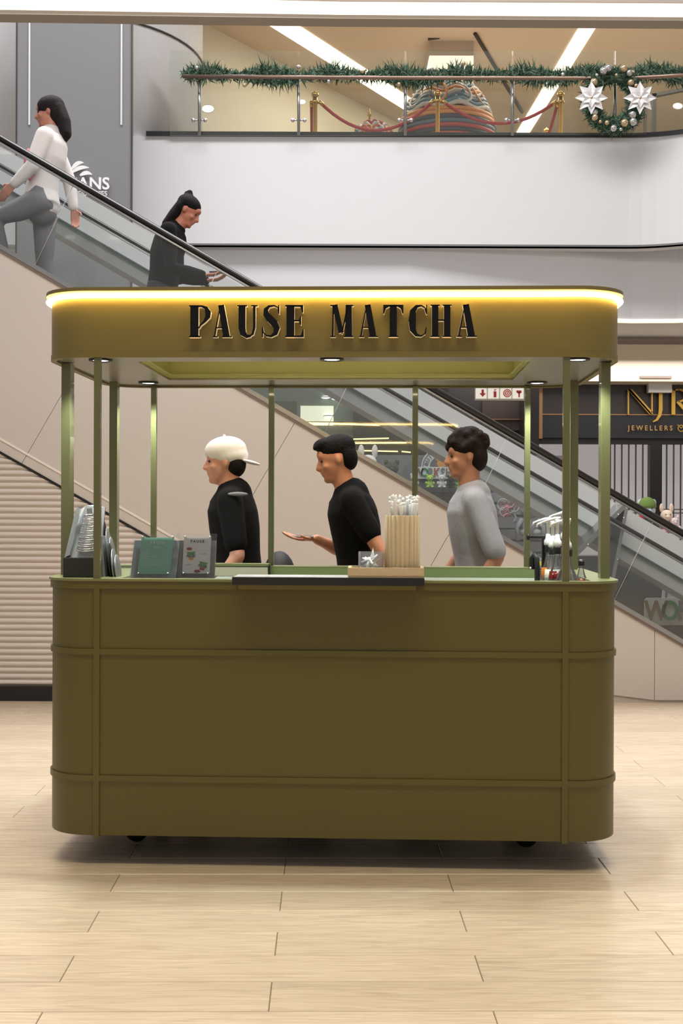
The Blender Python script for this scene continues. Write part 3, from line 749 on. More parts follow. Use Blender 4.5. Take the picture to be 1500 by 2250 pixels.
for i, (px, py) in enumerate(((715, 873), (738, 876), (722, 914))):
    t = empty('downlight', P(px, py, 14.15), ['oval ceiling light above the mint shop, left of the pair', 'oval ceiling light above the mint shop, right of the pair', 'dim oval light under the pair in the mint shop'][i], 'lamp', 'mint shop lights')
    MB().ell((0, 0, 0), (.055, .055, .018), 14, 6).build('lens', emis('dl2', S(240, 250, 235), 1.6), t)
    MB().tube([(.058*math.cos(a_), .058*math.sin(a_), 0) for a_ in [2*PI*j/16 for j in range(16)]], .006, 5, closed=True).build('rim', white, t)

# toy shop: wall, shelf and signs
ty = MB().box(P(790, 1000, 13.2).x, P(1250, 1000, 13.2).x, 13.2, 13.3, 0, P(900, 1000, 13.2).z).build('wall_toys', mat('toyshop_grey', S(112, 112, 116), .5)); struct(ty)
for i in range(9):
    z0 = P(1000, 1080+i*27, 13.2).z
    MB().box(P(790, 1000, 13.2).x, P(1250, 1000, 13.2).x, 13.17, 13.2, z0-.115, z0-.008).build('slat', mat('slatwall', S(136, 136, 140), .5), ty)
sh_ = empty('toy_shelf', P(1000, 1076, 12.9), 'dark display shelf carrying the row of plush bears', 'shelf')
O = Vector(sh_.location); SHZ = P(960, 1073, 12.9).z
MB().box(P(780, 1, 12.9).x-O.x, P(1085, 1, 12.9).x-O.x, -.2, .28, SHZ-O.z-.045, SHZ-O.z).build('board', mat('shelf_dark', S(56, 56, 60), .4), sh_)
MB().box(P(830, 1, 12.9).x-O.x, P(836, 1, 12.9).x-O.x, -.1, .28, -.9-0, SHZ-O.z-.045).build('bracket', black, sh_)
MB().box(P(1070, 1, 12.9).x-O.x, P(1076, 1, 12.9).x-O.x, -.1, .28, -.9-0, SHZ-O.z-.045).build('bracket', black, sh_)
def sign_ww(cx, cy, s_, Y, label, bear=True):
    """arched BUILD sign with WORKSHOP plate; s_ = scale relative to the shelf one"""
    o = empty('shop_sign', P(cx, cy, Y), label, 'sign'); O = Vector(o.location)
    q = lambda u_, v_: Vector((u_*s_*Y/F, 0, v_*s_*Y/F))
    pg = mat('sign_pale', S(196, 200, 205), .5); dg = mat('sign_grey', S(92, 94, 98), .5)
    mb = MB(); mb.prism([q(*p) for p in arc(0, 0, 66, 66, 0, 180, 24)], (0, .02, 0)); mb.build('arch_plate', pg, o)
    mb = MB(); glyph(mb, [('rib', arc(0, 0, 60, 60, 0, 180, 24), [3]*25)], lambda u_, v_: q(u_, v_)+Vector((0, -.004, 0)), (0, .004, 0), 0, 0); mb.build('arch_line', dg, o)
    mb = MB(); mb.prism([q(*p)+Vector((0, -.002, 0)) for p in arc(0, 0, 36, 36, 0, 180, 20)], (0, .01, 0)); mb.build('arch_centre', dg, o)
    for i, ch in enumerate('BUILD'):
        t = math.radians(168-i*17); text('lettering', ch, 19*s_*Y/F, q(48*math.cos(t), 48*math.sin(t))+Vector((0, -.006, 0)), dg, o, .002, 1, rot=(0, PI/2-t, 0))
    # simple rounded bear head in the arch
    bmr = mat('bear_orange', S(200, 140, 60), .6); mb = MB()
    for (u_, v_, r_) in ((6, 12, 17), (-8, 26, 6), (20, 26, 6)): mb.prism([q(*p)+Vector((0, -.008, 0)) for p in arc(u_, v_, r_, r_*.85, 0, 345, 16)], (0, .005, 0))
    mb.build('bear_mark', bmr, o)
    mb = MB(); mb.prism([q(*p)+Vector((0, -.012, 0)) for p in [(-90, 0), (90, 0), (94, -4), (94, -38), (90, -42), (-90, -42), (-94, -38), (-94, -4)]], (0, .012, 0)); mb.build('name_plate', pg, o)
    cols = [S(120, 100, 76), S(30, 124, 86), S(110, 112, 116), S(150, 70, 60), S(110, 112, 116), S(120, 100, 76), S(30, 124, 86), S(110, 112, 116)]
    for i, ch in enumerate('WORKSHOP'):
        text('lettering', ch, 42*s_*Y/F, q(-76+21.5*i, -21)+Vector((0, -.016, 0)), mat('wk%d' % (i % 8), cols[i], .5), o, .004, .80, bold=.03)
    return o
sign_ww(966, 1026, .62, 13.145, 'arched BUILD and WORKSHOP sign above the row of plush bears')
sign_ww(1548, 1314, 1.42, 11.26, 'larger arched BUILD and WORKSHOP sign low at the right edge behind the glass')
pl = MB().box(P(1195, 1, 11.3).x, 6.5, 11.3, 11.6, 0.0, P(1400, 1222, 11.3).z).build('wall_plinth', mat('plinth_dark', S(72, 73, 76), .3, noise=.1, nscale=2)); struct(pl)

def plush(c, h, col, label, name='plush_toy', ear=.3, hat=None, scarf=None, group='plush toys in the shop window', rz=0, longarm=False, col2=None):
    m = mat('plush_%s' % '_'.join(str(int(v*255)) for v in col[:3]), col, .95, bump=.5, bscale=60, noise=.1, nscale=30)
    m2 = m if col2 is None else mat('plush2_%s' % '_'.join(str(int(v*255)) for v in col2[:3]), col2, .95, bump=.5, bscale=60)
    o = empty(name, c, label, 'soft toy', group, rz)
    MB().ell((0, 0, h*.27), (h*.24, h*.2, h*.28), 14, 10).build('torso', m, o)
    MB().ell((0, -h*.03, h*.70), (h*.25, h*.22, h*.23), 14, 10).build('head', m if col2 is None else m2, o)
    for s_ in (-1, 1):
        MB().ell((s_*h*.19, 0, h*(.88+ear*.1)), (h*.085, h*.05, h*.08*(1+ear)), 10, 8).build('ear', m2, o)
        if longarm: MB().tube([(s_*h*.2, -h*.05, h*.45), (s_*h*.36, -h*.12, h*.22), (s_*h*.33, -h*.2, -h*.1)], [h*.07, h*.06, h*.07], 8).build('arm', m, o)
        else: MB().ell((s_*h*.26, -h*.1, h*.34), (h*.085, h*.12, h*.14), 10, 8).build('arm', m, o)
        MB().ell((s_*h*.17, -h*.2, h*.09), (h*.11, h*.17, h*.10), 10, 8).build('leg', m, o)
        MB().ell((s_*h*.09, -h*.235, h*.75), h*.022, 6, 4).build('eye', black, o)
    MB().ell((0, -h*.25, h*.66), (h*.09, h*.06, h*.06), 8, 6).build('muzzle', m2, o)
    if hat: MB().lathe([(h*.27, h*.76), (h*.28, h*.82), (h*.22, h*.98), (h*.1, h*1.06), (.001, h*1.08)], (0, 0, 0), 16).build('hat', mat('hat_green', hat, .9), o)
    if scarf: MB().tube([(h*.2*math.cos(t), h*.18*math.sin(t)-.01, h*.5) for t in [2*PI*i/16 for i in range(16)]], h*.06, 6, closed=True).build('scarf', mat('scarf_red', scarf, .9), o)
    return o
for (px, hpx, col, lab) in ((909, 32, S(190, 192, 196), 'pale grey plush bear, leftmost on the shelf right of the middle rear post'), (944, 31, S(160, 190, 90), 'lime green plush bear second on the shelf'), (970, 32, S(196, 196, 198), 'light grey plush bear sitting beside the lime green one'), (990, 29, S(34, 34, 36), 'black plush toy between grey and green toys on the shelf'), (1009, 27, S(90, 160, 60), 'bright green plush toy at the right of the shelf row'), (838, 26, S(170, 172, 176), 'small grey plush toy on the shelf left of the middle rear post'), (1036, 27, S(150, 140, 135), 'taupe plush toy at the shelf end behind the person in grey')):
    g = P(px, 1073, 12.82); plush(Vector((g.x, 12.82, SHZ)), hpx*12.82/F, col, lab)
# hanging knit toy and bow basket
kn = plush(P(1163, 1178, 13.0), 82*13.0/F, S(150, 150, 154), 'large grey knitted plush with long arms hanging behind the rear right post', longarm=True, ear=.1)
MB().box(-.006, .006, .0, .185, .24, .252).build('hook', steel, kn)
bk = MB()
for i in range(12):
    t = random.random()*6.28; c = P(1118+random.uniform(-16, 16), 1122+random.uniform(-18, 18), 12.7)
    bk.tube([c+Vector((.05*math.cos(a_+t), .02*math.sin(a_), .05*math.sin(a_+t))) for a_ in [2*PI*j/10 for j in range(10)]], .011, 5, closed=True, mi=i % 2)
bk.box(P(1098, 1, 12.7).x, P(1138, 1, 12.7).x, 12.68, 13.0, P(1118, 1160, 12.7).z, P(1118, 1136, 12.7).z, 2)
tag(bk.build('ribbon_basket', [mat('pink_ribbon', S(190, 130, 136), .6), mat('grey_ribbon', S(150, 148, 150), .6), mat('basket_grey', S(110, 110, 114), .6)]), 'grey basket of pink ribbon bows beside the large knitted plush', 'basket')
STZ = 1.13
plush(Vector((P(1425, 1, 11.6).x, 11.6, STZ)), .33, S(70, 66, 66), 'dark plush toy with green knitted hat and red scarf, peeking over the handrail', hat=S(104, 128, 60), scarf=S(186, 30, 40), col2=S(190, 200, 206))
plush(Vector((P(1468, 1, 11.64).x, 11.64, STZ)), .25, S(206, 150, 170), 'cream and pink plush rabbit right of the toy with the green hat', ear=1.2, col2=S(226, 206, 186))
plush(Vector((P(1492, 1, 11.5).x, 11.6, STZ)), .17, S(216, 196, 196), 'small pale pink plush toy at the far right below the handrail', ear=.6)
plush(Vector((P(812, 1, 12.82).x, 12.82, SHZ)), .38, S(214, 210, 208), 'white plush toy with pointed ears at the left end of the shelf', ear=1.4)
plush(Vector((P(864, 1, 12.82).x, 12.82, SHZ)), .30, S(70, 74, 60), 'dark olive plush toy on the shelf between the white and the small grey one')
stand = empty('display_stand', (P(1455, 1, 11.62).x, 11.62, 0), 'pale display stand carrying the plush toys with the green hat', 'stand')
MB().box(-.42, .42, -.2, .2, STZ-.04, STZ).build('shelf_board', mat('stand_white', S(200, 198, 200), .5), stand)
for x_ in (-.38, .38): MB().box(x_-.02, x_+.02, -.15, .15, 0, STZ-.04).build('leg', MT['stand_white'], stand)

# ------------------------------------------------------------------ the kiosk
KR = -0.038
KO = Vector((-0.044, 4.54, 0)); KM = Matrix.Translation(KO) @ Matrix.Rotation(KR, 4, 'Z')
kio = empty('drinks_kiosk', KO, 'olive green drinks kiosk with rounded corners, slim posts and lit canopy reading PAUSE MATCHA', 'kiosk', rz=KR)
D = 1.15; HW = 1.093
def rr(o, R=.17, n=10, hw=HW, d0=0.0, d1=D):
    """rounded rectangle perimeter offset outward by o; starts at front centre, goes right (counter-clockwise from above)"""
    hw += o; d0 -= o; d1 += o; R = max(R+o, .01)
    pts = [(0, d0)]
    for cx, cy, a in ((hw-R, d0+R, -90), (hw-R, d1-R, 0), (-hw+R, d1-R, 90), (-hw+R, d0+R, 180)):
        pts += [(cx+R*math.cos(math.radians(a+90*i/n)), cy+R*math.sin(math.radians(a+90*i/n))) for i in range(n+1)]
    return pts
def ringmesh(po, pi_, z0, z1, closed=True, mb=None, mi=0, smooth=False):
    mb = mb or MB(); n = len(po)
    vs = [(x, y, z0) for x, y in po]+[(x, y, z1) for x, y in po]+[(x, y, z0) for x, y in pi_]+[(x, y, z1) for x, y in pi_]
    fs = []
    for i in range(n if closed else n-1):
        j = (i+1) % n
        fs += [(i, j, n+j, n+i), (2*n+j, 2*n+i, 3*n+i, 3*n+j), (n+i, n+j, 3*n+j, 3*n+i), (j, i, 2*n+i, 2*n+j)]
    if not closed: fs += [(0, n, 3*n, 2*n), (n-1, 3*n-1, 4*n-1, 2*n-1)]
    mb.add(vs, fs, mi, smooth)
    return mb
def smooth_by_angle(o, ang=35):
    for p in o.data.polygons: p.use_smooth = True
    try: o.data.set_sharp_from_angle(angle=math.radians(ang))
    except Exception: pass
    return o
# dense perimeter for cutting into segments
def dense(o): return rr(o, n=12)
def perim(o):
    pts = dense(o); return pts
def cum(pts):
    L = [0]; n = len(pts)
    for i in range(n): a = pts[i]; b = pts[(i+1) % n]; L.append(L[-1]+math.hypot(b[0]-a[0], b[1]-a[1]))
    return L
def seg(o, s0, s1):
    """sub path between parameters s0,s1 of base path (offset 0) mapped on the offset path"""
    b = perim(0); q = perim(o); L = cum(b); n = len(b); out = []
    def at(s):
        s %= L[-1]
        for i in range(n):
            if L[i] <= s <= L[i+1]+1e-9:
                t = (s-L[i])/(L[i+1]-L[i]); j = (i+1) % n
                return (q[i][0]*(1-t)+q[j][0]*t, q[i][1]*(1-t)+q[j][1]*t)
    out.append(at(s0))
    for k_ in (0, 1):
        for i in range(n):
            s = L[i]+k_*L[-1]
            if s0+1e-5 < s < s1-1e-5: out.append(q[i])
    out.append(at(s1)); return out
Lp = cum(perim(0)); TOT = Lp[-1]
arcl = PI/2*.17; fr2 = HW-.17; sd = D-.34
cR = .882; sF = fr2+arcl+(.27-.17); sB = fr2+arcl+(.93-.17); bR = fr2+arcl+sd+arcl+(fr2-.882); bL = TOT-bR
cuts = [cR, sF, sB, bR, bL, TOT-sB, TOT-sF, TOT-cR, TOT+cR]
rows = [(.118, .3235), (.3465, .8035), (.8265, 1.053)]
core = smooth_by_angle(ringmesh(rr(-.012), rr(-.03), .122, 1.08).build('body_shell', green_in, kio))
MB().box(-HW+.05, HW-.05, .05, D-.05, .118, .14).build('base_plate', mat('underside_dark', S(20, 18, 14), .7), kio)
for i in range(8):
    s0, s1 = cuts[i]+.0115, cuts[i+1]-.0115
    for z0, z1 in rows:
        smooth_by_angle(ringmesh(seg(0, s0, s1), seg(-.011, s0, s1), z0+.0004, z1-.0004, closed=False).build('panel', green, kio))
for i in range(8):
    s0 = cuts[i]-.0115; s1 = cuts[i]+.0115
    ringmesh(seg(.008, s0, s1), seg(-.012, s0, s1), .112, 1.0545, closed=False).build('upright_rail', green, kio, .0015)
for z0 in (.3238, .8038):
    smooth_by_angle(ringmesh(rr(.0072), rr(-.012), z0, z0+.0225).build('band_rail', green, kio))
smooth_by_angle(ringmesh(rr(.0085), rr(-.012), 1.0535, 1.083).build('apron', green, kio))
# counter plate with cut-out
def inner_path(po, x0, x1, y0, y1):
    out = []
    for x, y in po: out.append((min(max(x, x0), x1), min(max(y, y0), y1)))
    return out
po = rr(.014, n=14)
pts_in = inner_path(po, -.80, .985, .045, 1.05)
smooth_by_angle(ringmesh(po, pts_in, 1.083, 1.092).build('counter_plate', green_top, kio))
wt = mat('worktop_steel', S(160, 162, 150), .35, .3)
MB().box(-.99, .995, .03, 1.08, 1.035, 1.045).build('worktop', wt, kio)
ringmesh([(-.80, .045), (.985, .045), (.985, 1.05), (-.80, 1.05)], [(-.806, .039), (.991, .039), (.991, 1.056), (-.806, 1.056)], 1.045, 1.083).build('inner_lining', mat('lining_green', S(124, 136, 84), .45), kio)
MB().box(-.87, -.335, 1.035, 1.05, 1.046, 1.088).build('back_cabinet_face', mat('pale_birch', S(205, 196, 172), .5), kio)
MB().box(-.885, -.33, 1.03, 1.13, 1.092, 1.103).build('back_sill', green_top, kio)
MB().box(-.33, -.325, 1.02, 1.13, 1.046, 1.10).build('back_joint', black, kio)
# castors
for cx in (-.80, .78):
    for cy in (.36, .88):
        c = MB().box(cx-.045, cx+.045, cy-.045, cy+.045, .108, .118).build('castor', steel, kio)
        MB().prism([(cx-.03, cy-.028, .108), (cx+.03, cy-.028, .108), (cx+.012, cy-.028, .04), (cx-.012, cy-.028, .04)], (0, .006, 0)).build('fork', steel, c)
        MB().prism([(cx-.03, cy+.022, .108), (cx+.03, cy+.022, .108), (cx+.012, cy+.022, .04), (cx-.012, cy+.022, .04)], (0, .006, 0)).build('fork', steel, c)
        MB().tube([(cx, cy-.018, .046), (cx, cy+.018, .046)], .046, 20).build('wheel', rubber, c)
# posts
def post(x, y, wx, wy, z0=1.09, z1=1.936):
    return MB().box(x-wx/2, x+wx/2, y-wy/2, y+wy/2, z0, z1).build('post', green_post, kio, .002)
for x, y in ((-.884, .010), (.884, .010)): post(x, y, .025, .025)
for x, y in ((-.887, 1.13), (-.33, 1.13), (.345, 1.13), (.868, 1.13)): post(x, y, .026, .026)
post(-1.066, .26, .036, .062); post(1.067, .24, .036, .062); post(-1.03, .93, .036, .05); post(1.052, .93, .036, .05)
# glass guards low between rear posts are absent; canopy
can = smooth_by_angle(ringmesh(rr(.007), rr(-.012), 1.931, 2.166).build('canopy', mat('canopy_olive', S(110, 98, 48), .45, noise=.02, bump=.03, bscale=900), kio))
smooth_by_angle(ringmesh(rr(.0095), rr(.0065), 1.930, 1.952).build('lower_lip', MT['canopy_olive'], can))
po = rr(-.0125, n=10)
pi_ = inner_path(po, -.775, .775, .21, .90)
und = ringmesh(po, pi_, 1.940, 1.95).build('underside_panel', mat('canopy_underside', S(132, 127, 114), .3, .2, noise=.03), kio)
lime = mat('recess_green', S(172, 166, 104), .5, noise=.01)
ringmesh([(-.782, .203), (.782, .203), (.782, .907), (-.782, .907)], [(-.775, .21), (.775, .21), (.775, .90), (-.775, .90)], 1.945, 2.15).build('recess_wall', lime, kio)
ringmesh([(-.775, .21), (.775, .21), (.775, .90), (-.775, .90)], [(-.76, .225), (.76, .225), (.76, .885), (-.76, .885)], 1.962, 1.966).build('recess_lip', lime, kio)
MB().box(-.79, .79, .20, .91, 2.15, 2.155).build('recess_top', lime, kio)
MB().box(-.70, .70, .232, .24, 1.975, 1.985).build('recess_fill_strip', emis('recess_fill_glow', S(255, 246, 215), 22), kio)  # added glowing strip, out of view, to brighten the recess
top = smooth_by_angle(MB().prism([(x, y, 2.178) for x, y in rr(.028, n=12)], (0, 0, .014)).build('top_plate', mat('top_plate_olive', S(112, 100, 56), .45), kio), 30)
smooth_by_angle(ringmesh(rr(.020), rr(-.01), 2.168, 2.178).build('light_channel', cream, kio))
mb = MB(); mb.tube([(x, y, 2.159) for x, y in rr(.022, n=10)], .0072, 8, closed=True)
mb.build('light_strip', emis('neon_strip', S(255, 212, 128), 30.0), kio)
# lettering
L_P = [('rib', [(16, 0), (16, 100)], [24, 24]), ('poly', [(0, 0), (34, 0), (34, 3), (28, 6), (4, 6), (0, 3)]), ('poly', [(0, 100), (30, 100), (28, 94), (4, 94), (0, 97)]),
       ('rib', [(26, 97), (38, 97), (50, 91), (56, 78), (55, 64), (46, 50), (34, 38), (28, 28)], [6, 6, 11, 17, 15, 8, 5, 4])]
L_A = [('rib', [(26, 98), (12, 30), (7, 3)], [3, 5, 6]), ('rib', [(29, 100), (48, 2)], [20, 23]), ('poly', [(0, 0), (18, 0), (18, 4), (0, 4)]), ('poly', [(32, 0), (66, 0), (66, 4), (32, 4)]), ('rib', [(14, 30), (38, 30)], [4, 4]), ('poly', [(20, 100), (38, 100), (38, 96), (20, 96)])]
L_U = [('rib', [(15, 100), (15, 30), (19, 12), (31, 3), (43, 4)], [22, 22, 20, 12, 6]), ('rib', [(38, 3), (49, 10), (54, 30), (54, 98)], [5, 7, 8, 8]), ('poly', [(0, 100), (31, 100), (31, 96), (0, 96)]), ('poly', [(44, 100), (65, 100), (65, 96), (44, 96)])]
L_S = [('rib', [(52, 78), (50, 92), (38, 98), (22, 96), (12, 86), (13, 72), (24, 58), (38, 44), (46, 28), (42, 12), (28, 3), (14, 5), (5, 14), (2, 30)], [3, 4, 5, 8, 14, 19, 22, 23, 20, 14, 7, 5, 4, 3]), ('poly', [(50, 100), (54, 100), (54, 72), (51, 72)]), ('poly', [(0, 0), (4, 0), (3, 32), (0, 32)])]
L_E = [('rib', [(16, 0), (16, 100)], [24, 24]), ('poly', [(0, 0), (57, 0), (57, 26), (54, 26), (48, 6), (0, 5)]), ('poly', [(0, 100), (55, 100), (55, 76), (52, 76), (46, 94), (0, 95)]), ('poly', [(26, 49), (42, 49), (46, 38), (49, 38), (49, 66), (46, 66), (42, 54), (26, 54)])]
L_M = [('rib', [(10, 98), (8, 2)], [5, 6]), ('rib', [(14, 100), (36, 14)], [18, 16]), ('rib', [(38, 10), (57, 96)], [4, 6]), ('rib', [(60, 100), (60, 2)], [20, 24]), ('poly', [(0, 0), (17, 0), (17, 4), (0, 4)]), ('poly', [(43, 0), (76, 0), (76, 4), (43, 4)]), ('poly', [(0, 100), (22, 100), (22, 96), (0, 96)]), ('poly', [(52, 100), (76, 100), (76, 96), (52, 96)])]
L_T = [('rib', [(31, 0), (31, 100)], [22, 22]), ('poly', [(16, 0), (47, 0), (47, 4), (16, 4)]), ('poly', [(0, 100), (62, 100), (62, 72), (59, 72), (54, 88), (44, 94), (18, 94), (8, 88), (3, 72), (0, 72)])]
L_C = [('rib', [(54, 74), (51, 90), (40, 97), (26, 95), (15, 80), (13, 50), (15, 22), (26, 6), (40, 3), (51, 10), (55, 30)], [3, 4, 5, 10, 18, 22, 18, 10, 5, 4, 3]), ('poly', [(53, 100), (57, 100), (57, 70), (54, 70)])]
L_H = [('rib', [(15, 0), (15, 100)], [20, 20]), ('rib', [(52, 0), (52, 100)], [20, 20]), ('rib', [(22, 52), (46, 52)], [5, 5])] + [('poly', [(a_, b_), (a_+29, b_), (a_+29, b_+4), (a_, b_+4)]) for a_ in (0, 37) for b_ in (0, 96)]
word = [(L_P, 414, 459, 60), (L_A, 466, 508, 66), (L_U, 520, 565, 65), (L_S, 574, 613, 55), (L_E, 625, 666, 57), (L_M, 724, 775, 76), (L_A, 787, 829, 66), (L_T, 840, 884, 62), (L_C, 894, 936, 57), (L_H, 943, 990, 66), (L_A, 1001, 1046, 66)]
KI = KM.inverted()
def kx(px, y=0.0):
    """local x on the kiosk plane local y, seen at photo column px"""
    # solve for ray hitting plane local y
    u = (px-750)/F; a_ = KI.to_3x3() @ Vector((u, 1, 0)); o_ = KI @ Vector((0, 0, 0))
    t = (y-o_.y)/a_.y; return o_.x + a_.x*t
zb0, zt0 = 2.0006, 2.121
for nm, (shp, a0, a1, wd_) in zip('pausematcha', word):
    x0, x1 = kx(a0, -.03), kx(a1, -.03); mb = MB()
    T2 = lambda u_, v_: Vector((x0+(x1-x0)*u_/wd_, -.036, zb0+(zt0-zb0)*v_/100))
    glyph(mb, shp, T2, (0, .026, 0), 0, 1)
    o = mb.build('letter', [blackgloss, cream], can); o['label'] = 'raised black letter %s with cream edge' % nm.upper()
# downlights
for x, y in ((-.905, .14), (0.0, .12), (.945, .13), (-.885, .985), (.895, .985)):
    d = MB(); d.lathe([(.030, 1.9385), (.046, 1.9385), (.046, 1.9345), (.040, 1.932), (.031, 1.934), (.030, 1.9385)], (x, y, 0), 28)
    d = d.build('downlight', black, kio)
    MB().lathe([(.001, 1.9375), (.030, 1.9375), (.030, 1.936), (.001, 1.9355)], (x, y, 0), 24).build('lens', emis('led_lens', S(235, 250, 240), 9), d)
    l = bpy.data.lights.new('downlight_lamp', 'SPOT'); l.energy = 36; l.spot_size = math.radians(120); l.spot_blend = .6; l.shadow_soft_size = .03; l.color = (.84, 1, 1)
    lo_ = bpy.data.objects.new('downlight_lamp', l); C.objects.link(lo_); lo_.parent = kio; lo_.location = (x, y, 1.928)
# serving shelf at front
sx0, sx1 = kx(510, -.12), kx(933, -.12)
sh = MB().box(sx0, sx1, -.12, .04, 1.078, 1.107).build('serving_shelf', mat('shelf_black', S(24, 20, 22), .5), kio, .002)
MB().box(sx0+.004, sx1-.004, -.112, .045, 1.1070, 1.1085).build('shelf_top', mat('shelf_laminate', S(176, 172, 176), .4), sh)
MB().prism([(sx0+.02, -.10, 1.078), (sx0+.02, -.010, 1.078), (sx0+.02, -.010, 1.052), (sx0+.02, -.085, 1.060)], (sx1-sx0-.05, 0, 0)).build('bracket', green, sh)

def kthing(name, x, y, z, label, cat, group=None, rz=0):
    o = empty(name, KM @ Vector((x, y, z)), label, cat, group, KR+rz); return o
# travertine tray
trav = mat('travertine', S(196, 174, 142), .5, noise=.16, nscale=5, bump=.2, bscale=40, stretch=(6, 6, 30))
tx0, tx1 = kx(764, -.115), kx(932, -.115); tw = (tx1-tx0)/2; txc = (tx0+tx1)/2
tray = kthing('stone_tray', txc, -.035, 1.1087, 'beige travertine tray on the front serving shelf', 'tray')
ringmesh([(-tw, -.08), (tw, -.08), (tw, .08), (-tw, .08)], [(-tw+.012, -.068), (tw-.012, -.068), (tw-.012, .068), (-tw+.012, .068)], .006, .036).build('rim', trav, tray, .0012)
MB().box(-tw+.002, tw-.002, -.078, .078, 0, .014).build('base', trav, tray)
# fluted holder with straws
vx = kx(884, -.035)
vs_ = kthing('straw_holder', vx, -.035, 1.1227, 'fluted beige stone cylinder full of paper wrapped straws, standing in the tray', 'straw holder')
fluted = MB(); R0 = .064; hv = .214
fl_ = lambda t: 0.11*(abs(math.sin(11*t))-.8)
fluted.lathe([(R0*.97, 0), (R0, .003), (R0, hv-.003), (R0*.97, hv), (R0*.82, hv), (R0*.80, hv-.004), (R0*.80, hv-.05), (.001, hv-.05)], (0, 0, 0), 144, flute=fl_)
smooth_by_angle(fluted.build('cylinder', mat('travertine_fluted', S(200, 182, 150), .45, noise=.16, nscale=4, stretch=(14, 14, 1.2)), vs_), 50)
paper = mat('paper_wrap', S(238, 238, 240), .6, noise=.02)
rs = random.Random(5)
for i in range(30):
    a_ = rs.uniform(0, 2*PI); r_ = .046*math.sqrt(rs.random()); lx, ly = rs.uniform(-.10, .10), rs.uniform(-.1, .1)
    b0 = Vector((r_*math.cos(a_), r_*math.sin(a_), .01)); b0.z = hv-.049
    top_ = b0+Vector((lx*.07*6*.3 + r_*math.cos(a_)*.35, ly*.04, rs.uniform(.085, .118)))
    st = kthing('paper_straw', vx+b0.x, -.035+b0.y, 1.1227+b0.z, 'white paper wrapped straw in the fluted stone holder', 'straw', 'wrapped straws in the stone holder')
    dv = top_-b0
    m_ = MB(); m_.tube([(0, 0, 0), dv*.88, dv*.93], [.0065, .0065, .007], 8); m_.build('wrapper', paper, st)
    e_ = dv*.93; tw_ = rs.uniform(0, 6); c_ = Vector((math.cos(tw_)*.008, math.sin(tw_)*.003, 0))
    mb = MB(); mb.tube([e_, e_+dv*.05+c_*.4, e_+dv*.12+c_], [.006, .0075, .010], 6, flat=.35); mb.build('wrapper_end', paper, st)
# ribbed glass pot
gxp = kx(815, -.04); gp_ = kthing('ribbed_pot', gxp, -.04, 1.1227, 'small square ribbed glass pot with wrapped toothpicks in the tray', 'pot')
rg_ = glass('ribbed_glass', (.93, .95, .97, 1), .12, .1, .10, (.9, .9, .95, 1))
w2 = .043; hp_ = .078; npts = 10; path = []
for s_ in range(4):
    for i in range(npts*2):
        t = -w2+2*w2*i/(npts*2); o_ = .003 if i % 2 else 0
        path.append([(t, -w2-o_), (w2+o_, t), (-t, w2+o_), (-w2-o_, -t)][s_])
ringmesh(path, [(x*.93, y*.93) for x, y in path], .0, hp_).build('glass_wall', rg_, gp_)
MB().box(-w2*.94, w2*.94, -w2*.94, w2*.94, 0, .008).build('glass_base', rg_, gp_)
for i in range(12):
    a_ = rs.uniform(0, PI); b_ = rs.uniform(-.5, .7); d_ = Vector((math.cos(a_)*math.cos(b_), math.sin(a_)*.4, abs(math.sin(b_))+.15)).normalized()*rs.uniform(.022, .034)
    c_ = Vector((rs.uniform(-.012, .012), rs.uniform(-.018, .018), rs.uniform(.032, .05)))
    MB().tube([c_-d_, c_+d_], .0035, 6, flat=2).build('sachet', paper, gp_)
MB().tube([(-.005, -.034, .022), (.034, -.034, .054)], .0022, 6).build('pick', mat('wood_pick', S(196, 156, 96), .6), gp_)
MB().add([(-.004, 0, .055), (.014, -.01, .06), (.008, .004, .092), (.002, .008, .07)], [(0, 1, 2), (0, 2, 3), (1, 3, 2), (0, 3, 1)]).build('sachet', paper, gp_)

# menu stands
acr = glass('acrylic', (.97, .975, .975, 1), .0, .05, .01)
mag = mat('pin_steel', S(200, 200, 200), .2, 1)
def menu(pxl, pxr, y0, label, base_m, cardm, leanpx, inset, yaw):
    xl, xr = kx(pxl, y0), kx(pxr, y0); w_ = (xr-xl); hgt = .172
    o = kthing('menu_stand', (xl+xr)/2, y0, 1.0925, label, 'menu', 'menu stands on the counter', yaw)
    o.rotation_euler = (math.radians(-12), 0, KR+yaw)
    sk = leanpx
    def q(u_, v_, y): return Vector(((u_-.5)*w_ + sk*(v_-.5), y, v_*hgt))
    def quad(u0, v0, u1, v1, y, th, m, nm, par=o, bev=0): return MB().prism([q(u0, v0, y), q(u1, v0, y), q(u1, v1, y), q(u0, v1, y)], (0, th, 0)).build(nm, m, par, bev)
    quad(0, 0, 1, 1, 0, .003, acr, 'acrylic_front'); quad(.02, .0, .98, .86, .012, .004, base_m, 'backing')
    card = quad(inset[0], inset[1], inset[2], inset[3], .006, .001, cardm, 'card')
    for u_, v_ in ((inset[0]+.03, .93), (inset[2]-.02, .93), (inset[0]+.03, .10), (inset[2]-.04, .10)):
        MB().tube([q(u_, v_, -.006), q(u_, v_, .012)], .0035, 10).build('pin', mag, o)
    # foot
    MB().prism([Vector((-w_/2, .004, 0)), Vector((w_/2, .004, 0)), Vector((w_/2, .07, .018)), Vector((-w_/2, .07, .018))], (0, 0, .002)).build('foot', acr, o)
    return o, q, card, w_, hgt
mint = mat('mint_card', S(150, 208, 184), .5, noise=.12, nscale=9)
wh_ink = mat('white_ink', S(252, 253, 252), .6)
o, q, card, w_, hg = menu(286, 390, .06, 'mint green drinks price list on an acrylic stand, left of the two on the counter', mat('pebbled_dark', S(128, 130, 130), .3, noise=.7, nscale=28), mint, .012, (.17, .09, .86, .92), 0)
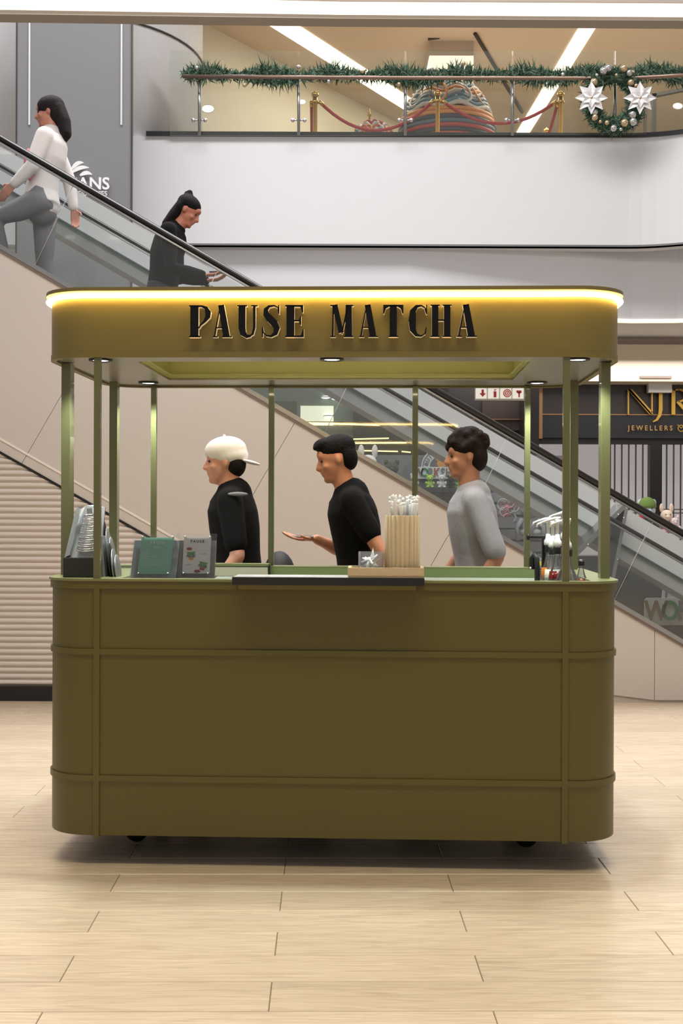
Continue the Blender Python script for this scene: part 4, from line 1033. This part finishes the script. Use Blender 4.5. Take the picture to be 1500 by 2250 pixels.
text('lettering', 'P A U S E', .0135, q(.52, .80, .0045), wh_ink, o, .0004, 1.0, bold=.03)
text('lettering', 'matcha', .011, q(.52, .70, .0045), wh_ink, o, .0003, .9)
for i in range(7):
    v_ = .60-.052*i
    text('lettering', ['Pure matcha', 'Matcha latte', 'Iced strawberry matcha', 'Iced mango', 'Vanilla cream matcha', 'Coconut cloud', 'Oat milk or almond milk on top'][i], .0058, q(.23, v_, .0045), wh_ink, o, .0002, .9, align='LEFT')
    if i < 7: text('lettering', ['R45', 'R55', 'R65', 'R60', 'R65', 'R68', 'R10'][i], .0058, q(.80, v_, .0045), wh_ink, o, .0002, .9, align='RIGHT')
text('lettering', 'add extra shot', .005, q(.50, .20, .0045), wh_ink, o, .0002, .9)
o, q, card, w_, hg = menu(384, 473, .085, 'white drinks card with two cup pictures on an acrylic stand, right of the mint menu', mat('taupe_back', S(104, 98, 94), .5), mat('white_card', S(244, 244, 242), .5, noise=.01), .002, (.18, .10, .86, .92), .0)
dkink = mat('dark_ink', S(46, 60, 54), .6)
text('lettering', 'P A U S E', .0135, q(.52, .83, .0045), dkink, o, .0004, 1.0, bold=.03)
def cup(cx, cy, s_, tilt, low):
    R_ = Matrix.Rotation(tilt, 3, 'Y')
    def t2(a_, b_, y=.0045): v = R_ @ Vector((a_*s_, 0, b_*s_)); b0 = q(cx, cy, y); return b0+Vector((v.x, 0, v.z))
    pr = lambda pts, m, nm, y=.0045: MB().prism([t2(*p, y) for p in pts], (0, .001, 0)).build(nm, m, o)
    pr([(-.8, .7), (.8, .7), (.5, -1), (-.5, -1)], mat('cup_cream', S(196, 206, 150), .5), 'cup_print')
    pr([(-.9, .75), (.9, .75), (.72, .25), (.3, .1), (-.2, .3), (-.75, .2)], mat('cup_green', S(104, 168, 84), .5), 'cup_print', .0042)
    pr([(-.6, -.45), (.6, -.45), (.5, -1), (-.5, -1)], low, 'cup_print', .0042)
    pr([(-.95, .95), (.95, .95), (.95, .75), (-.95, .75)], mat('cup_lid', S(120, 176, 104), .5), 'cup_print', .004)
    text('lettering', 'PAUSE', .9*s_, t2(0, -.1, .0035), dkink, o, .0003, .8, rot=(0, tilt, 0))
cup(.38, .50, .0165, math.radians(-3), mat('mango', S(230, 170, 80), .5))
cup(.68, .27, .0165, math.radians(12), mat('strawberry', S(190, 50, 60), .5))
MB().ell(q(.33, .66, .004), (.011, .001, .006), 10, 6).build('fruit_print', mat('berry_red', S(176, 52, 44), .5), o)
MB().ell(q(.55, .15, .004), (.012, .001, .006), 10, 6).build('fruit_print', MT['berry_red'], o)
text('lettering', 'mango cream', .005, q(.68, .55, .0045), mat('pale_ink', S(196, 170, 130), .6), o, .0002, .9)
text('lettering', 'strawberry', .005, q(.33, .30, .0045), mat('grey_ink', S(160, 160, 160), .6), o, .0002, .9)

# lid dispenser at left
dk_pl = mat('dark_plastic', S(38, 34, 34), .45); smoke = mat('brushed_alu', S(176, 178, 180), .35, .8, noise=.12, nscale=12)
lx0, lx1 = kx(156, .10), kx(209, .10)
ld = kthing('lid_dispenser', (lx0+lx1)/2, .10, 1.0925, 'slanted metal lid dispenser with black base at the left end of the counter', 'dispenser')
hw_ = (lx1-lx0)/2+.02
MB().box(-hw_, hw_, -.04, .10, 0, .075).build('base', dk_pl, ld, .003)
MB().prism([(-hw_, .0, .075), (hw_, .0, .075), (hw_, .08, .27), (hw_*.2, .10, .28), (-hw_*.25, .10, .275), (-hw_*.45, .09, .26)], (0, .01, 0)).build('back_plate', smoke, ld)
MB().prism([(-hw_, -.02, .075), (-hw_+.02, -.02, .085), (-hw_*.35, .04, .265), (-hw_*.15, .04, .272), (-hw_*.5, .04, .272), (-hw_*.62, .03, .24)], (0, .02, 0)).build('side_rail', smoke, ld)
clear = glass('clear_lid', (.86, .88, .9, 1), .35, .08, .12)
for i in range(16):
    t = i/15; c_ = Vector((.012+.018*t, -.01+.03*t, .105+.13*t))
    m_ = MB(); m_.tube([c_+Vector((.032*math.cos(a_), .014*math.sin(a_), .006*math.sin(a_))) for a_ in [2*PI*j/20 for j in range(20)]], .0035, 6, closed=True); m_.build('clear_lid', chrome if i % 2 else clear, ld)
# folded dark lid stacks behind the left front post
for i, (px, y, h_, lean, lab) in enumerate(((236, .20, .262, .16, 'tall dark lid sleeve leaning behind the left front post'), (246, .16, .150, .20, 'shorter stack of grey cup lids right of the tall sleeve'))):
    s_ = kthing('lid_sleeve', kx(px, y), y, 1.0475 if px > 225 else 1.0925, lab, 'lids')
    Mr = Matrix.Rotation(-lean, 4, 'Y')
    h2 = h_+.045
    MB().box(-.035, -.012, -.05, .05, 0, h2, M=Matrix.Translation((.0, 0, .01)) @ Mr.inverted() @ Matrix.Rotation(-.28, 4, 'Y')).build('sleeve', smoke, s_, .003)
    for j in range(3):
        hh_ = h2*(.85-.12*j)
        m_ = MB(); m_.ell((0, 0, 0), (.008, .05, hh_/2), 16, 10, M=(Matrix.Translation((0, 0, 0)) @ Matrix.Rotation(-.12, 4, 'Y')).to_3x3().to_4x4())
        m_.v = [tuple(Vector(v)+Vector((-.002+.013*j, 0, hh_/2+.012))) for v in m_.v]
        m_.build('lid', dk_pl if j == 0 else smoke, s_)
cb = kthing('napkin_box', kx(276, .85), .85, 1.0455, 'pale grey metal box at the back left inside the counter', 'box')
MB().box(-.055, .055, -.06, .06, 0, .055).build('body', mat('box_grey', S(186, 188, 176), .5), cb, .003)
MB().box(-.06, .06, -.065, .065, .055, .06).build('lid', green_top, cb)

# syrup bottles with pumps, right end
bg = glass('bottle_glass', (.86, .87, .87, 1), .22, .08, .05)
pumpw = mat('pump_white', S(232, 232, 230), .35)
def bottle(px, y, h_, r_, liquid, label, lv=.35, pump=True, band=True, turn=0, z=1.0455):
    o = kthing('syrup_bottle', kx(px, y), y, z, label, 'bottle', 'syrup bottles at the right end of the kiosk', turn)
    prof = [(r_*.9, 0), (r_, .006), (r_*1.0, h_*.22), (r_*.86, h_*.36), (r_*.52, h_*.55), (r_*.36, h_*.72), (r_*.33, h_*.92), (r_*.42, h_*.93), (r_*.42, h_)]
    MB().lathe(prof, (0, 0, 0), 24).build('glass_body', bg, o)
    MB().lathe([(r_*.85, .004), (r_*.95, .008), (r_*.96, h_*lv*.7), (r_*.88 if lv > .3 else r_*.95, h_*lv), (.001, h_*lv)], (0, 0, 0), 20).build('syrup', mat('syrup_%d' % int(liquid[0]*1000+liquid[1]*77), liquid, .15), o)
    if band: MB().lathe([(r_*.45, h_*.80), (r_*.47, h_*.81), (r_*.47, h_*.93), (r_*.45, h_*.94)], (0, 0, 0), 20).build('neck_label', black, o)
    if pump:
        MB().lathe([(.016, h_*.97), (.0175, h_+.002), (.0165, h_+.014), (.011, h_+.022), (.009, h_+.04)], (0, 0, 0), 18).build('collar', pumpw, o)
        MB().lathe([(.0055, h_+.035), (.0075, h_+.085), (.011, h_+.088), (.011, h_+.098), (.004, h_+.1)], (0, 0, 0), 12).build('pump_stem', pumpw, o)
        MB().tube([(.013, 0, h_+.104), (-.01, 0, h_+.102), (-.045, 0, h_+.092), (-.060, 0, h_+.086), (-.064, 0, h_+.074)], [.006, .0065, .0045, .004, .0035], 10).build('nozzle', pumpw, o)
    return o
amber = S(120, 50, 16); red = S(110, 26, 20)
bottle(1204, .42, .175, .030, S(190, 110, 36), 'amber syrup bottle with white pump, rearmost of the bottles left of the right front post', .45, turn=.1)
bottle(1214, .30, .170, .034, S(222, 218, 200), 'clear pale syrup bottle with white pump beside the black hose', .45, turn=.05)
bottle(1224, .19, .178, .034, red, 'dark red syrup bottle with white pump just left of the right front post', .42, turn=-.05)
bottle(1246, .095, .172, .043, amber, 'round bellied amber syrup bottle standing right behind the right front post', .22)
bottle(1240, .42, .200, .030, S(150, 90, 40), 'tallest syrup bottle at the back, behind the right front post', .3)
bottle(1277, .22, .120, .026, amber, 'short brown syrup bottle, rightmost on the worktop', .38, pump=False)
# spray can behind & black machine arm
sc_ = kthing('carton', kx(1190, .62), .62, 1.0455, 'small grey and yellow carton behind the syrup bottles', 'carton')
MB().box(-.018, .018, -.02, .02, 0, .105).build('box_body', mat('carton_grey', S(130, 136, 150), .5), sc_, .001)
MB().box(-.012, .012, -.0212, -.020, .078, .096).build('yellow_mark', mat('yellow_mark', S(226, 200, 40), .5), sc_)
for i in range(5): MB().box(-.014, .014, -.0211, -.020, .02+.01*i, .024+.01*i).build('print_line', black, sc_)
hz = kthing('tap_hose', kx(1178, .12), .12, 1.0455, 'black curved rubber hose loop standing on the counter left of the bottles', 'hose')
MB().tube([(.004, 0, 0), (.004, 0, .09), (.002, 0, .125), (-.006, .008, .138), (-.014, .012, .125), (-.016, .012, .085)], [.0105]*4+[.010, .009], 14, flat=1.3).build('hose', rubber, hz)
MB().ell((-.022, -.002, .09), .0045, 10, 6).build('knob', pumpw, hz)
ma = kthing('steamer_arm', kx(1190, .45), .45, 1.0455, 'black angular metal arm with a short spout behind the pump bottles', 'machine')
MB().box(-.0, .022, -.015, .015, 0, .20).build('column', black, ma, .002)
MB().box(-.06, .02, -.012, .012, .196, .206).build('arm', black, ma, .002)
MB().tube([(-.056, 0, .19), (-.056, 0, .214)], .007, 10).build('spout', black, ma)

# ------------------------------------------------------------------ people
def remesh(mb, name, m, parent, voxel, smooth=6):
    me = bpy.data.meshes.new('tmp'); me.from_pydata(mb.v, [], mb.f); me.update()
    t = bpy.data.objects.new('tmp', me); C.objects.link(t)
    r = t.modifiers.new('r', 'REMESH'); r.mode = 'VOXEL'; r.voxel_size = voxel; r.use_smooth_shade = True
    s_ = t.modifiers.new('s', 'SMOOTH'); s_.iterations = smooth; s_.factor = .5
    bpy.context.view_layer.update()
    nm = bpy.data.meshes.new_from_object(t.evaluated_get(bpy.context.evaluated_depsgraph_get()))
    bpy.data.objects.remove(t); nm.name = name
    nm.materials.clear(); nm.materials.append(m)
    for p in nm.polygons: p.use_smooth = True
    o = bpy.data.objects.new(name, nm); C.objects.link(o)
    if parent is not None: o.parent = parent
    return o
def limb(mb, pts, rads, seg=14):
    """tapered limb; rads = (lateral, fore-aft) or scalar at each point. lateral axis ~ Y"""
    pts = [Vector(p) for p in pts]; rads = [(r, r) if not isinstance(r, tuple) else r for r in rads]
    n = len(pts); vs = []
    for i, p in enumerate(pts):
        d = (pts[min(i+1, n-1)]-pts[max(i-1, 0)]).normalized()
        lat = Vector((0, 1, 0)); lat = (lat-d*lat.dot(d))
        if lat.length < .2: lat = Vector((1, 0, 0)); lat = lat-d*lat.dot(d)
        lat.normalize(); oth = d.cross(lat)
        for k in range(seg):
            t = 2*PI*k/seg; vs.append(p+lat*math.cos(t)*rads[i][0]+oth*math.sin(t)*rads[i][1])
    fs = []
    for i in range(n-1):
        for k in range(seg):
            l = (k+1) % seg; fs.append((i*seg+k, i*seg+l, (i+1)*seg+l, (i+1)*seg+k))
    fs += [tuple(range(seg))[::-1], tuple(range((n-1)*seg, n*seg))]
    mb.add(vs, fs, 0, True)
    for p, r in zip(pts, rads): mb.ell(p, (min(r)*.98,)*3, 12, 8)
def lerp(a, b, t): return a+(b-a)*t
def hand(mb, wr, d, palm_n, curl=.5, s_=1.0):
    """hand at wrist wr pointing along d; palm normal palm_n"""
    d = Vector(d).normalized(); nn = Vector(palm_n); nn = (nn-d*nn.dot(d)).normalized(); side = d.cross(nn)
    wr = Vector(wr)
    for k in range(4):
        off = (k-1.5)*.019*s_
        b_ = wr+d*.085*s_+side*off
        limb(mb, [wr+side*off*.5+d*.005, b_], [.012*s_, .0115*s_], 8)
        L = [.036, .042, .039, .030][k]*s_; p = b_; dd = d.copy(); pts = [p]
        for j in range(3):
            dd = (dd+nn*curl*.55).normalized(); p = p+dd*L*(1, .75, .6)[j]; pts.append(p)
        limb(mb, pts, [.0095*s_, .009*s_, .0083*s_, .007*s_], 8)
    p0 = wr+d*.025*s_-side*.02*s_; p1 = p0+(d*.6-side*.75+nn*.3).normalized()*.04*s_; p2 = p1+(d*.85-side*.2+nn*.4).normalized()*.032*s_
    limb(mb, [p0, p1, p2], [.013*s_, .0105*s_, .0085*s_], 8)
def person(label, loc, rz, sk, shirt, trousers, hairc, J, kind='man', skin_s=1.0, bag=None, scale=1.0, shirt_group=None):
    """J: joints in local frame, forward=+X, left=+Y, up=Z"""
    skm = mat('skin_%d' % int(sk[0]*1000), sk, .5, noise=.06, nscale=20)
    sp = J['spine']      # list of (x,z,lat,fore)
    V = lambda p: Vector(p)
    b = MB()
    hips, neck = J['hips'], J['neck']; hc = V(J['head']); hp = J.get('pitch', 0)
    limb(b, [(x, y, z) for x, y, z, _, _ in sp], [(a_*.93, c_*.9) for _, _, _, a_, c_ in sp], 24)
    limb(b, [neck, hc+Vector((-.02, 0, -.05))], [(.056, .058), (.052, .055)])
    # head (profile built from several masses)
    R3 = Matrix.Rotation(hp, 4, 'Y')
    def hd(p): return hc+(R3 @ Vector(p))
    def he(p, r): b.ell(hd(p), r, 20, 14, M=R3)
    he((-.012, 0, .028), (.096, .077, .092)); he((.02, 0, -.022), (.068, .064, .085)); he((.045, 0, -.078), (.042, .045, .034))
    he((.062, 0, .045), (.030, .05, .03)); he((.082, 0, -.045), (.016, .026, .010)); he((.080, 0, -.058), (.015, .024, .010)); he((.072, 0, -.088), (.02, .022, .018))
    limb(b, [hd((.083, 0, .022)), hd((.098, 0, -.004)), hd((.106, 0, -.020))], [.008, .012, .013], 10); he((.09, .012, -.022), (.012, .01, .009)); he((.09, -.012, -.022), (.012, .01, .009))
    for s_ in (-1, 1):
        he((-.012, s_*.074, -.004), (.015, .012, .028)); he((.068, s_*.03, .036), (.018, .02, .008)); he((.058, s_*.045, -.02), (.02, .018, .018))
    for s_ in ('l', 'r'):
        sh_, el, wr = V(J['sh_'+s_]), V(J['el_'+s_]), V(J['wr_'+s_])
        limb(b, [sh_, lerp(sh_, el, .4), el], [.050, .046, .038]); limb(b, [el, lerp(el, wr, .3), lerp(el, wr, .7), wr], [.037, .040, .030, (.022, .028)])
        hd_ = V(J.get('hd_'+s_, (wr-el).normalized())); hand(b, wr, hd_, J.get('pn_'+s_, (0, 1 if s_ == 'r' else -1, 0)), J.get('cu_'+s_, .5))
        hi, kn, an = V(J['hi_'+s_]), V(J['kn_'+s_]), V(J['an_'+s_])
        limb(b, [hi, lerp(hi, kn, .5), kn], [.080, .068, .05]); limb(b, [kn, lerp(kn, an, .35), lerp(kn, an, .8), an], [.05, .052, .034, .034])
        to = V(J['to_'+s_]); limb(b, [an+Vector((-.03, 0, -.04)), lerp(an, to, .6), to], [.035, (.042, .03), (.036, .022)])
    body = remesh(b, 'person', skm, None, .0075, 3)
    body.location = loc; body.rotation_euler = (0, 0, rz); body.scale = (scale,)*3
    tag(body, label, 'person')
    # shirt
    g = .014; t = MB()
    limb(t, [(x, y, z) for x, y, z, _, _ in sp[:-1] if z > J.get('hem', .86)], [(a_+g, c_+g) for _, _, z, a_, c_ in sp[:-1] if z > J.get('hem', .86)], 24)
    nk = V(neck); t.ell(nk+Vector((-.012, 0, -.030)), (.078, .095, .028), 16, 8)
    limb(t, [V(J['sh_r'])+Vector((0, .015, .006)), (V(J['sh_r'])+V(J['sh_l']))/2+Vector((.0, 0, .022)), V(J['sh_l'])+Vector((0, -.015, .006))], [.064, .076, .064])
    for s_ in ('l', 'r'):
        sh_, el, wr = V(J['sh_'+s_]), V(J['el_'+s_]), V(J['wr_'+s_])
        if J.get('long'): limb(t, [sh_, lerp(sh_, el, .5), el, lerp(el, wr, .5), lerp(el, wr, .95)], [.068, .062, .054, .048, .040])
        else: limb(t, [sh_, lerp(sh_, el, .45), lerp(sh_, el, J.get('sleeve', .78))], [.066, .063, .060])
    remesh(t, 'shirt', shirt, body, .011, 5)
    # trousers, shoes
    t = MB(); h0 = V(hips)
    limb(t, [h0+Vector((0, 0, .10)), h0, h0+Vector((0, 0, -.08))], [(.155, .115), (.172, .128), (.15, .12)], 20)
    for s_ in ('l', 'r'):
        hi, kn, an = V(J['hi_'+s_]), V(J['kn_'+s_]), V(J['an_'+s_])
        limb(t, [hi, lerp(hi, kn, .5), kn, lerp(kn, an, .5), lerp(kn, an, .97)], [.098, .085, .068, .064, .054])
    remesh(t, 'trousers', trousers, body, .012, 5)
    for s_ in ('l', 'r'):
        an, to = V(J['an_'+s_]), V(J['to_'+s_]); t = MB()
        limb(t, [an+Vector((-.035, 0, -.035)), lerp(an, to, .55)+Vector((0, 0, -.005)), to], [(.044, .045), (.050, .038), (.044, .030)])
        remesh(t, 'shoe', mat('shoe_'+('white' if kind == 'woman_light' else 'dark'), S(210, 208, 205) if kind == 'woman_light' else S(40, 38, 38), .6), body, .010, 4)
    for s_ in (-1, 1):
        MB().ell(hd((.074, s_*.031, .012)), (.008, .010, .007), 10, 8).build('eye', mat('eye_dark', S(36, 28, 26), .2), body)
    # hair
    hm = mat('hair_%d' % int(hairc[0]*10000), hairc, .75, spec=.15, noise=.5, nscale=60, bump=.5, bscale=120)
    t = MB()
    def hh(p, r): t.ell(hd(p), r, 20, 14, M=R3)
    if kind == 'cap':
        hh((-.055, 0, -.01), (.058, .077, .075)); remesh(t, 'hair', hm, body, .008, 3)
        cm = mat('cap_white', S(226, 224, 222), .8); t = MB()
        hh((-.012, 0, .062), (.112, .090, .075)); hh((-.03, 0, .03), (.100, .089, .06)); cap = remesh(t, 'cap', cm, body, .009, 5)
        t = MB(); t.ell(hd((-.135, 0, -.012)), (.055, .072, .010), 18, 8, M=R3 @ Matrix.Rotation(-.35, 4, 'Y')); t.build('brim', cm, cap)
        MB().ell(hd((-.012, 0, .138)), .008, 8, 6).build('button', cm, cap)
    elif kind == 'curly':
        rr_ = random.Random(9); hh((-.02, 0, .055), (.102, .088, .080)); hh((-.06, 0, .0), (.058, .082, .085))
        for _ in range(60):
            u_ = rr_.uniform(0, 2*PI); v_ = rr_.uniform(-.1, 1.3); hh((-.022+.100*math.cos(u_)*math.cos(v_), .086*math.sin(u_)*math.cos(v_), .055+.085*math.sin(v_)), (.024,)*3)
        remesh(t, 'hair', hm, body, .008, 2)
    elif kind == 'short':
        hh((-.022, 0, .058), (.100, .085, .074)); hh((-.062, 0, .005), (.054, .080, .080)); hh((.035, 0, .095), (.062, .066, .036))
        for k in range(9): limb(t, [hd((.045, -.05+.012*k, .09)), hd((.095, -.05+.012*k, .088))], [.016, .008], 8)
        remesh(t, 'hair', hm, body, .008, 3)
    elif kind == 'woman_bun':
        hh((-.022, 0, .05), (.102, .085, .078)); hh((-.06, 0, .0), (.056, .080, .08))
        limb(t, [hd((-.05, 0, .10)), hd((-.075, .0, .13)), hd((-.10, .01, .115))], [.03, .026, .016])
        limb(t, [hd((-.07, 0, .03)), hc+Vector((-.10, 0, -.02)), hc+Vector((-.165, 0, -.10)), hc+Vector((-.19, 0, -.20)), hc+Vector((-.19, 0, -.27))], [(.07, .045), (.075, .05), (.07, .04), (.06, .03), (.03, .015)])
        remesh(t, 'hair', hm, body, .009, 3)
    else:
        hh((-.02, 0, .045), (.108, .092, .088)); hh((-.06, 0, -.01), (.065, .088, .1))
        limb(t, [hd((-.07, 0, .03)), hd((-.10, 0, -.08)), hd((-.10, 0, -.18)), hd((-.07, 0, -.24))], [(.085, .06), (.09, .055), (.08, .045), (.03, .02)])
        remesh(t, 'hair', hm, body, .009, 3)
    return body, hd
blk = mat('tee_black', S(15, 14, 15), .95, spec=.2, noise=.1, bump=.3, bscale=25)
gry = mat('tee_grey', S(150, 152, 158), .9, noise=.06, bump=.3, bscale=25)
jean = mat('trousers_dark', S(44, 44, 52), .9); 
def walker(lean=.06, hx=.10, pitch=.15, arm='hang', hz=1.63):
    sp = [(0, 0, .90, .155, .11), (.005, 0, 1.0, .145, .105), (.02, 0, 1.12, .145, .105), (.035, 0, 1.25, .165, .118), (.035+lean*.3, 0, 1.35, .17, .118), (lean*.7+.01, 0, 1.43, .14, .085), (lean+.02, 0, 1.475, .075, .06)]
    J = dict(spine=sp, hips=(0, 0, .93), neck=(lean+.02, 0, 1.47), head=(lean+hx, 0, hz), pitch=pitch,
             sh_l=(.03+lean*.4, .175, 1.40), sh_r=(.03+lean*.4, -.175, 1.40),
             hi_l=(0, .09, .90), hi_r=(0, -.09, .90), kn_l=(.17, .09, .50), kn_r=(.02, -.09, .47), an_l=(.26, .09, .12), an_r=(-.28, -.09, .20), to_l=(.40, .09, .05), to_r=(-.17, -.09, .04))
    J['an_l'] = (.22, .09, .09); J['to_l'] = (.38, .09, .032); J['an_r'] = (-.30, -.09, .17); J['to_r'] = (-.20, -.09, .032)
    return J

YP = 6.3
# man in white cap
J = walker(.04, .05, .10, hz=1.60); J.update(el_l=(.0, .235, 1.12), wr_l=(.13, .22, .90), el_r=(-.04, -.235, 1.12), wr_r=(.10, -.22, .90), pn_l=(0, -1, 0), pn_r=(0, 1, 0))
pa, hdA = person('person walking left in a backwards white cap and black T-shirt', (P(531, 1000, YP).x, YP, 0), PI, S(206, 150, 128), blk, jean, S(28, 22, 20), J, 'cap')
bt = MB(); bt.ell((-.20, .02, .98), (.09, .13, .16), 16, 12); bt.build('bag', mat('bag_black', S(30, 30, 34), .7), pa)
MB().ell((.0, .231, 1.432), (.052, .012, .011), 14, 8).build('shoulder_stripe', mat('stripe_grey', S(120, 120, 124), .8), pa)
# striding man reaching forward
J = walker(.07, .07, .30, hz=1.615); J.update(el_l=(-.09, .235, 1.14), wr_l=(-.02, .225, .90), el_r=(.10, -.22, 1.13), wr_r=(.25, -.17, 1.20), pn_l=(0, -1, 0), pn_r=(0, .2, 1), hd_r=(1, .05, .02), cu_r=.35, sleeve=.62)
pb, hdB = person('person with short dark hair and black T-shirt striding left with forearm held out', (P(797, 1000, YP).x, YP, 0), PI, S(196, 134, 104), blk, jean, S(16, 13, 13), J, 'short')
ph = empty('mobile_phone', (0, 0, 0), 'pale phone held in the outstretched hand of the person in black', 'phone')
wv = Vector(pb.location)+Vector((-.33, .17-.0, 1.212)); ph.location = wv
MB().box(-.07, .07, -.035, .035, -.004, .004).build('case', mat('phone_white', S(224, 224, 228), .3), ph, .002)
MB().box(-.064, .064, -.031, .031, .004, .005).build('screen', blackgloss, ph)
# man in grey
J = walker(.04, .04, .12, hz=1.635); J.update(el_l=(-.06, .235, 1.12), wr_l=(.06, .22, .90), el_r=(.06, -.235, 1.13), wr_r=(.20, -.21, .95), sleeve=.9)
pc, hdC = person('person with curly dark hair and grey T-shirt walking left, rightmost of three walkers', (P(1058, 1000, YP).x, YP+.05, 0), PI, S(164, 116, 92), gry, mat('trousers_grey', S(120, 122, 130), .9), S(26, 17, 16), J, 'curly')

# women on the escalator: local forward +X
def feet(X): return SZ(X)
YW = 9.25
# descending woman facing right, looking at her phone
xw = P(357, 500, YW).x
J = walker(.10, .10, .62, hz=1.585)
J.update(long=True, el_l=(.10, .22, 1.10), wr_l=(.34, .10, 1.06), el_r=(.10, -.22, 1.10), wr_r=(.34, -.12, 1.06), hd_l=(1, -.1, .1), hd_r=(1, .1, .1), pn_l=(0, 0, 1), pn_r=(0, 0, 1), kn_l=(.10, .09, .48), an_l=(.05, .09, .09), to_l=(.2, .09, .032), kn_r=(.03, -.09, .48), an_r=(-.0, -.09, .09), to_r=(.15, -.09, .032))
zt_ = P(400, 422, YW).z - 1.69
pw, hdW = person('person in a black top with tied back dark hair looking down at a phone', (xw, YW, zt_), 0, S(176, 112, 90), blk, jean, S(18, 15, 16), J, 'woman_bun', scale=.97)
ph2 = empty('mobile_phone', (xw+.45*.97, YW-.03, zt_+1.10*.97), 'dark phone in the hands of the person in black on the escalator', 'phone')
MB().box(-.07, .07, -.035, .035, -.004, .004).build('case', black, ph2, .002)
MB().box(-.064, .064, -.031, .031, .004, .005).build('screen', blackgloss, ph2)
# climbing woman facing left, seen partly from behind
xc = P(92, 450, YW).x
sp = [(0, 0, .90, .16, .125), (0, 0, 1.0, .145, .11), (-.02, 0, 1.12, .14, .10), (-.06, 0, 1.25, .155, .11), (-.07, 0, 1.35, .16, .11), (-.07, 0, 1.42, .13, .085), (-.06, 0, 1.46, .07, .06)]
J = dict(spine=sp, hips=(0, 0, .93), neck=(-.06, 0, 1.46), head=(-.055, 0, 1.60), pitch=.15, sh_l=(-.06, .165, 1.38), sh_r=(-.06, -.165, 1.38),
         el_l=(.02, .22, 1.13), wr_l=(.16, .20, 1.0), el_r=(-.16, -.22, 1.14), wr_r=(-.20, -.2, .92),
         hi_l=(0, .09, .90), kn_l=(.33, .09, .76), an_l=(.26, .09, .36), to_l=(.40, .09, .29), hi_r=(0, -.09, .90), kn_r=(.0, -.09, .48), an_r=(-.06, -.09, .09), to_r=(.08, -.09, .03), long=True, hem=.88)
wh = mat('blouse_white', S(214, 208, 206), .85, noise=.05)
ztc = P(130, 215, YW).z - 1.72
pd, hdD = person('person with dark hair in a white and pink top and grey trousers climbing the escalator', (xc, YW, ztc), PI, S(178, 120, 100), wh, mat('trousers_mid', S(108, 108, 112), .9), S(34, 29, 29), J, 'woman_light')
MB().ell((.055, .16, 1.16), (.035, .09, .12), 14, 10).build('pink_patch', mat('pink_cloth', S(214, 110, 122), .8), pd)
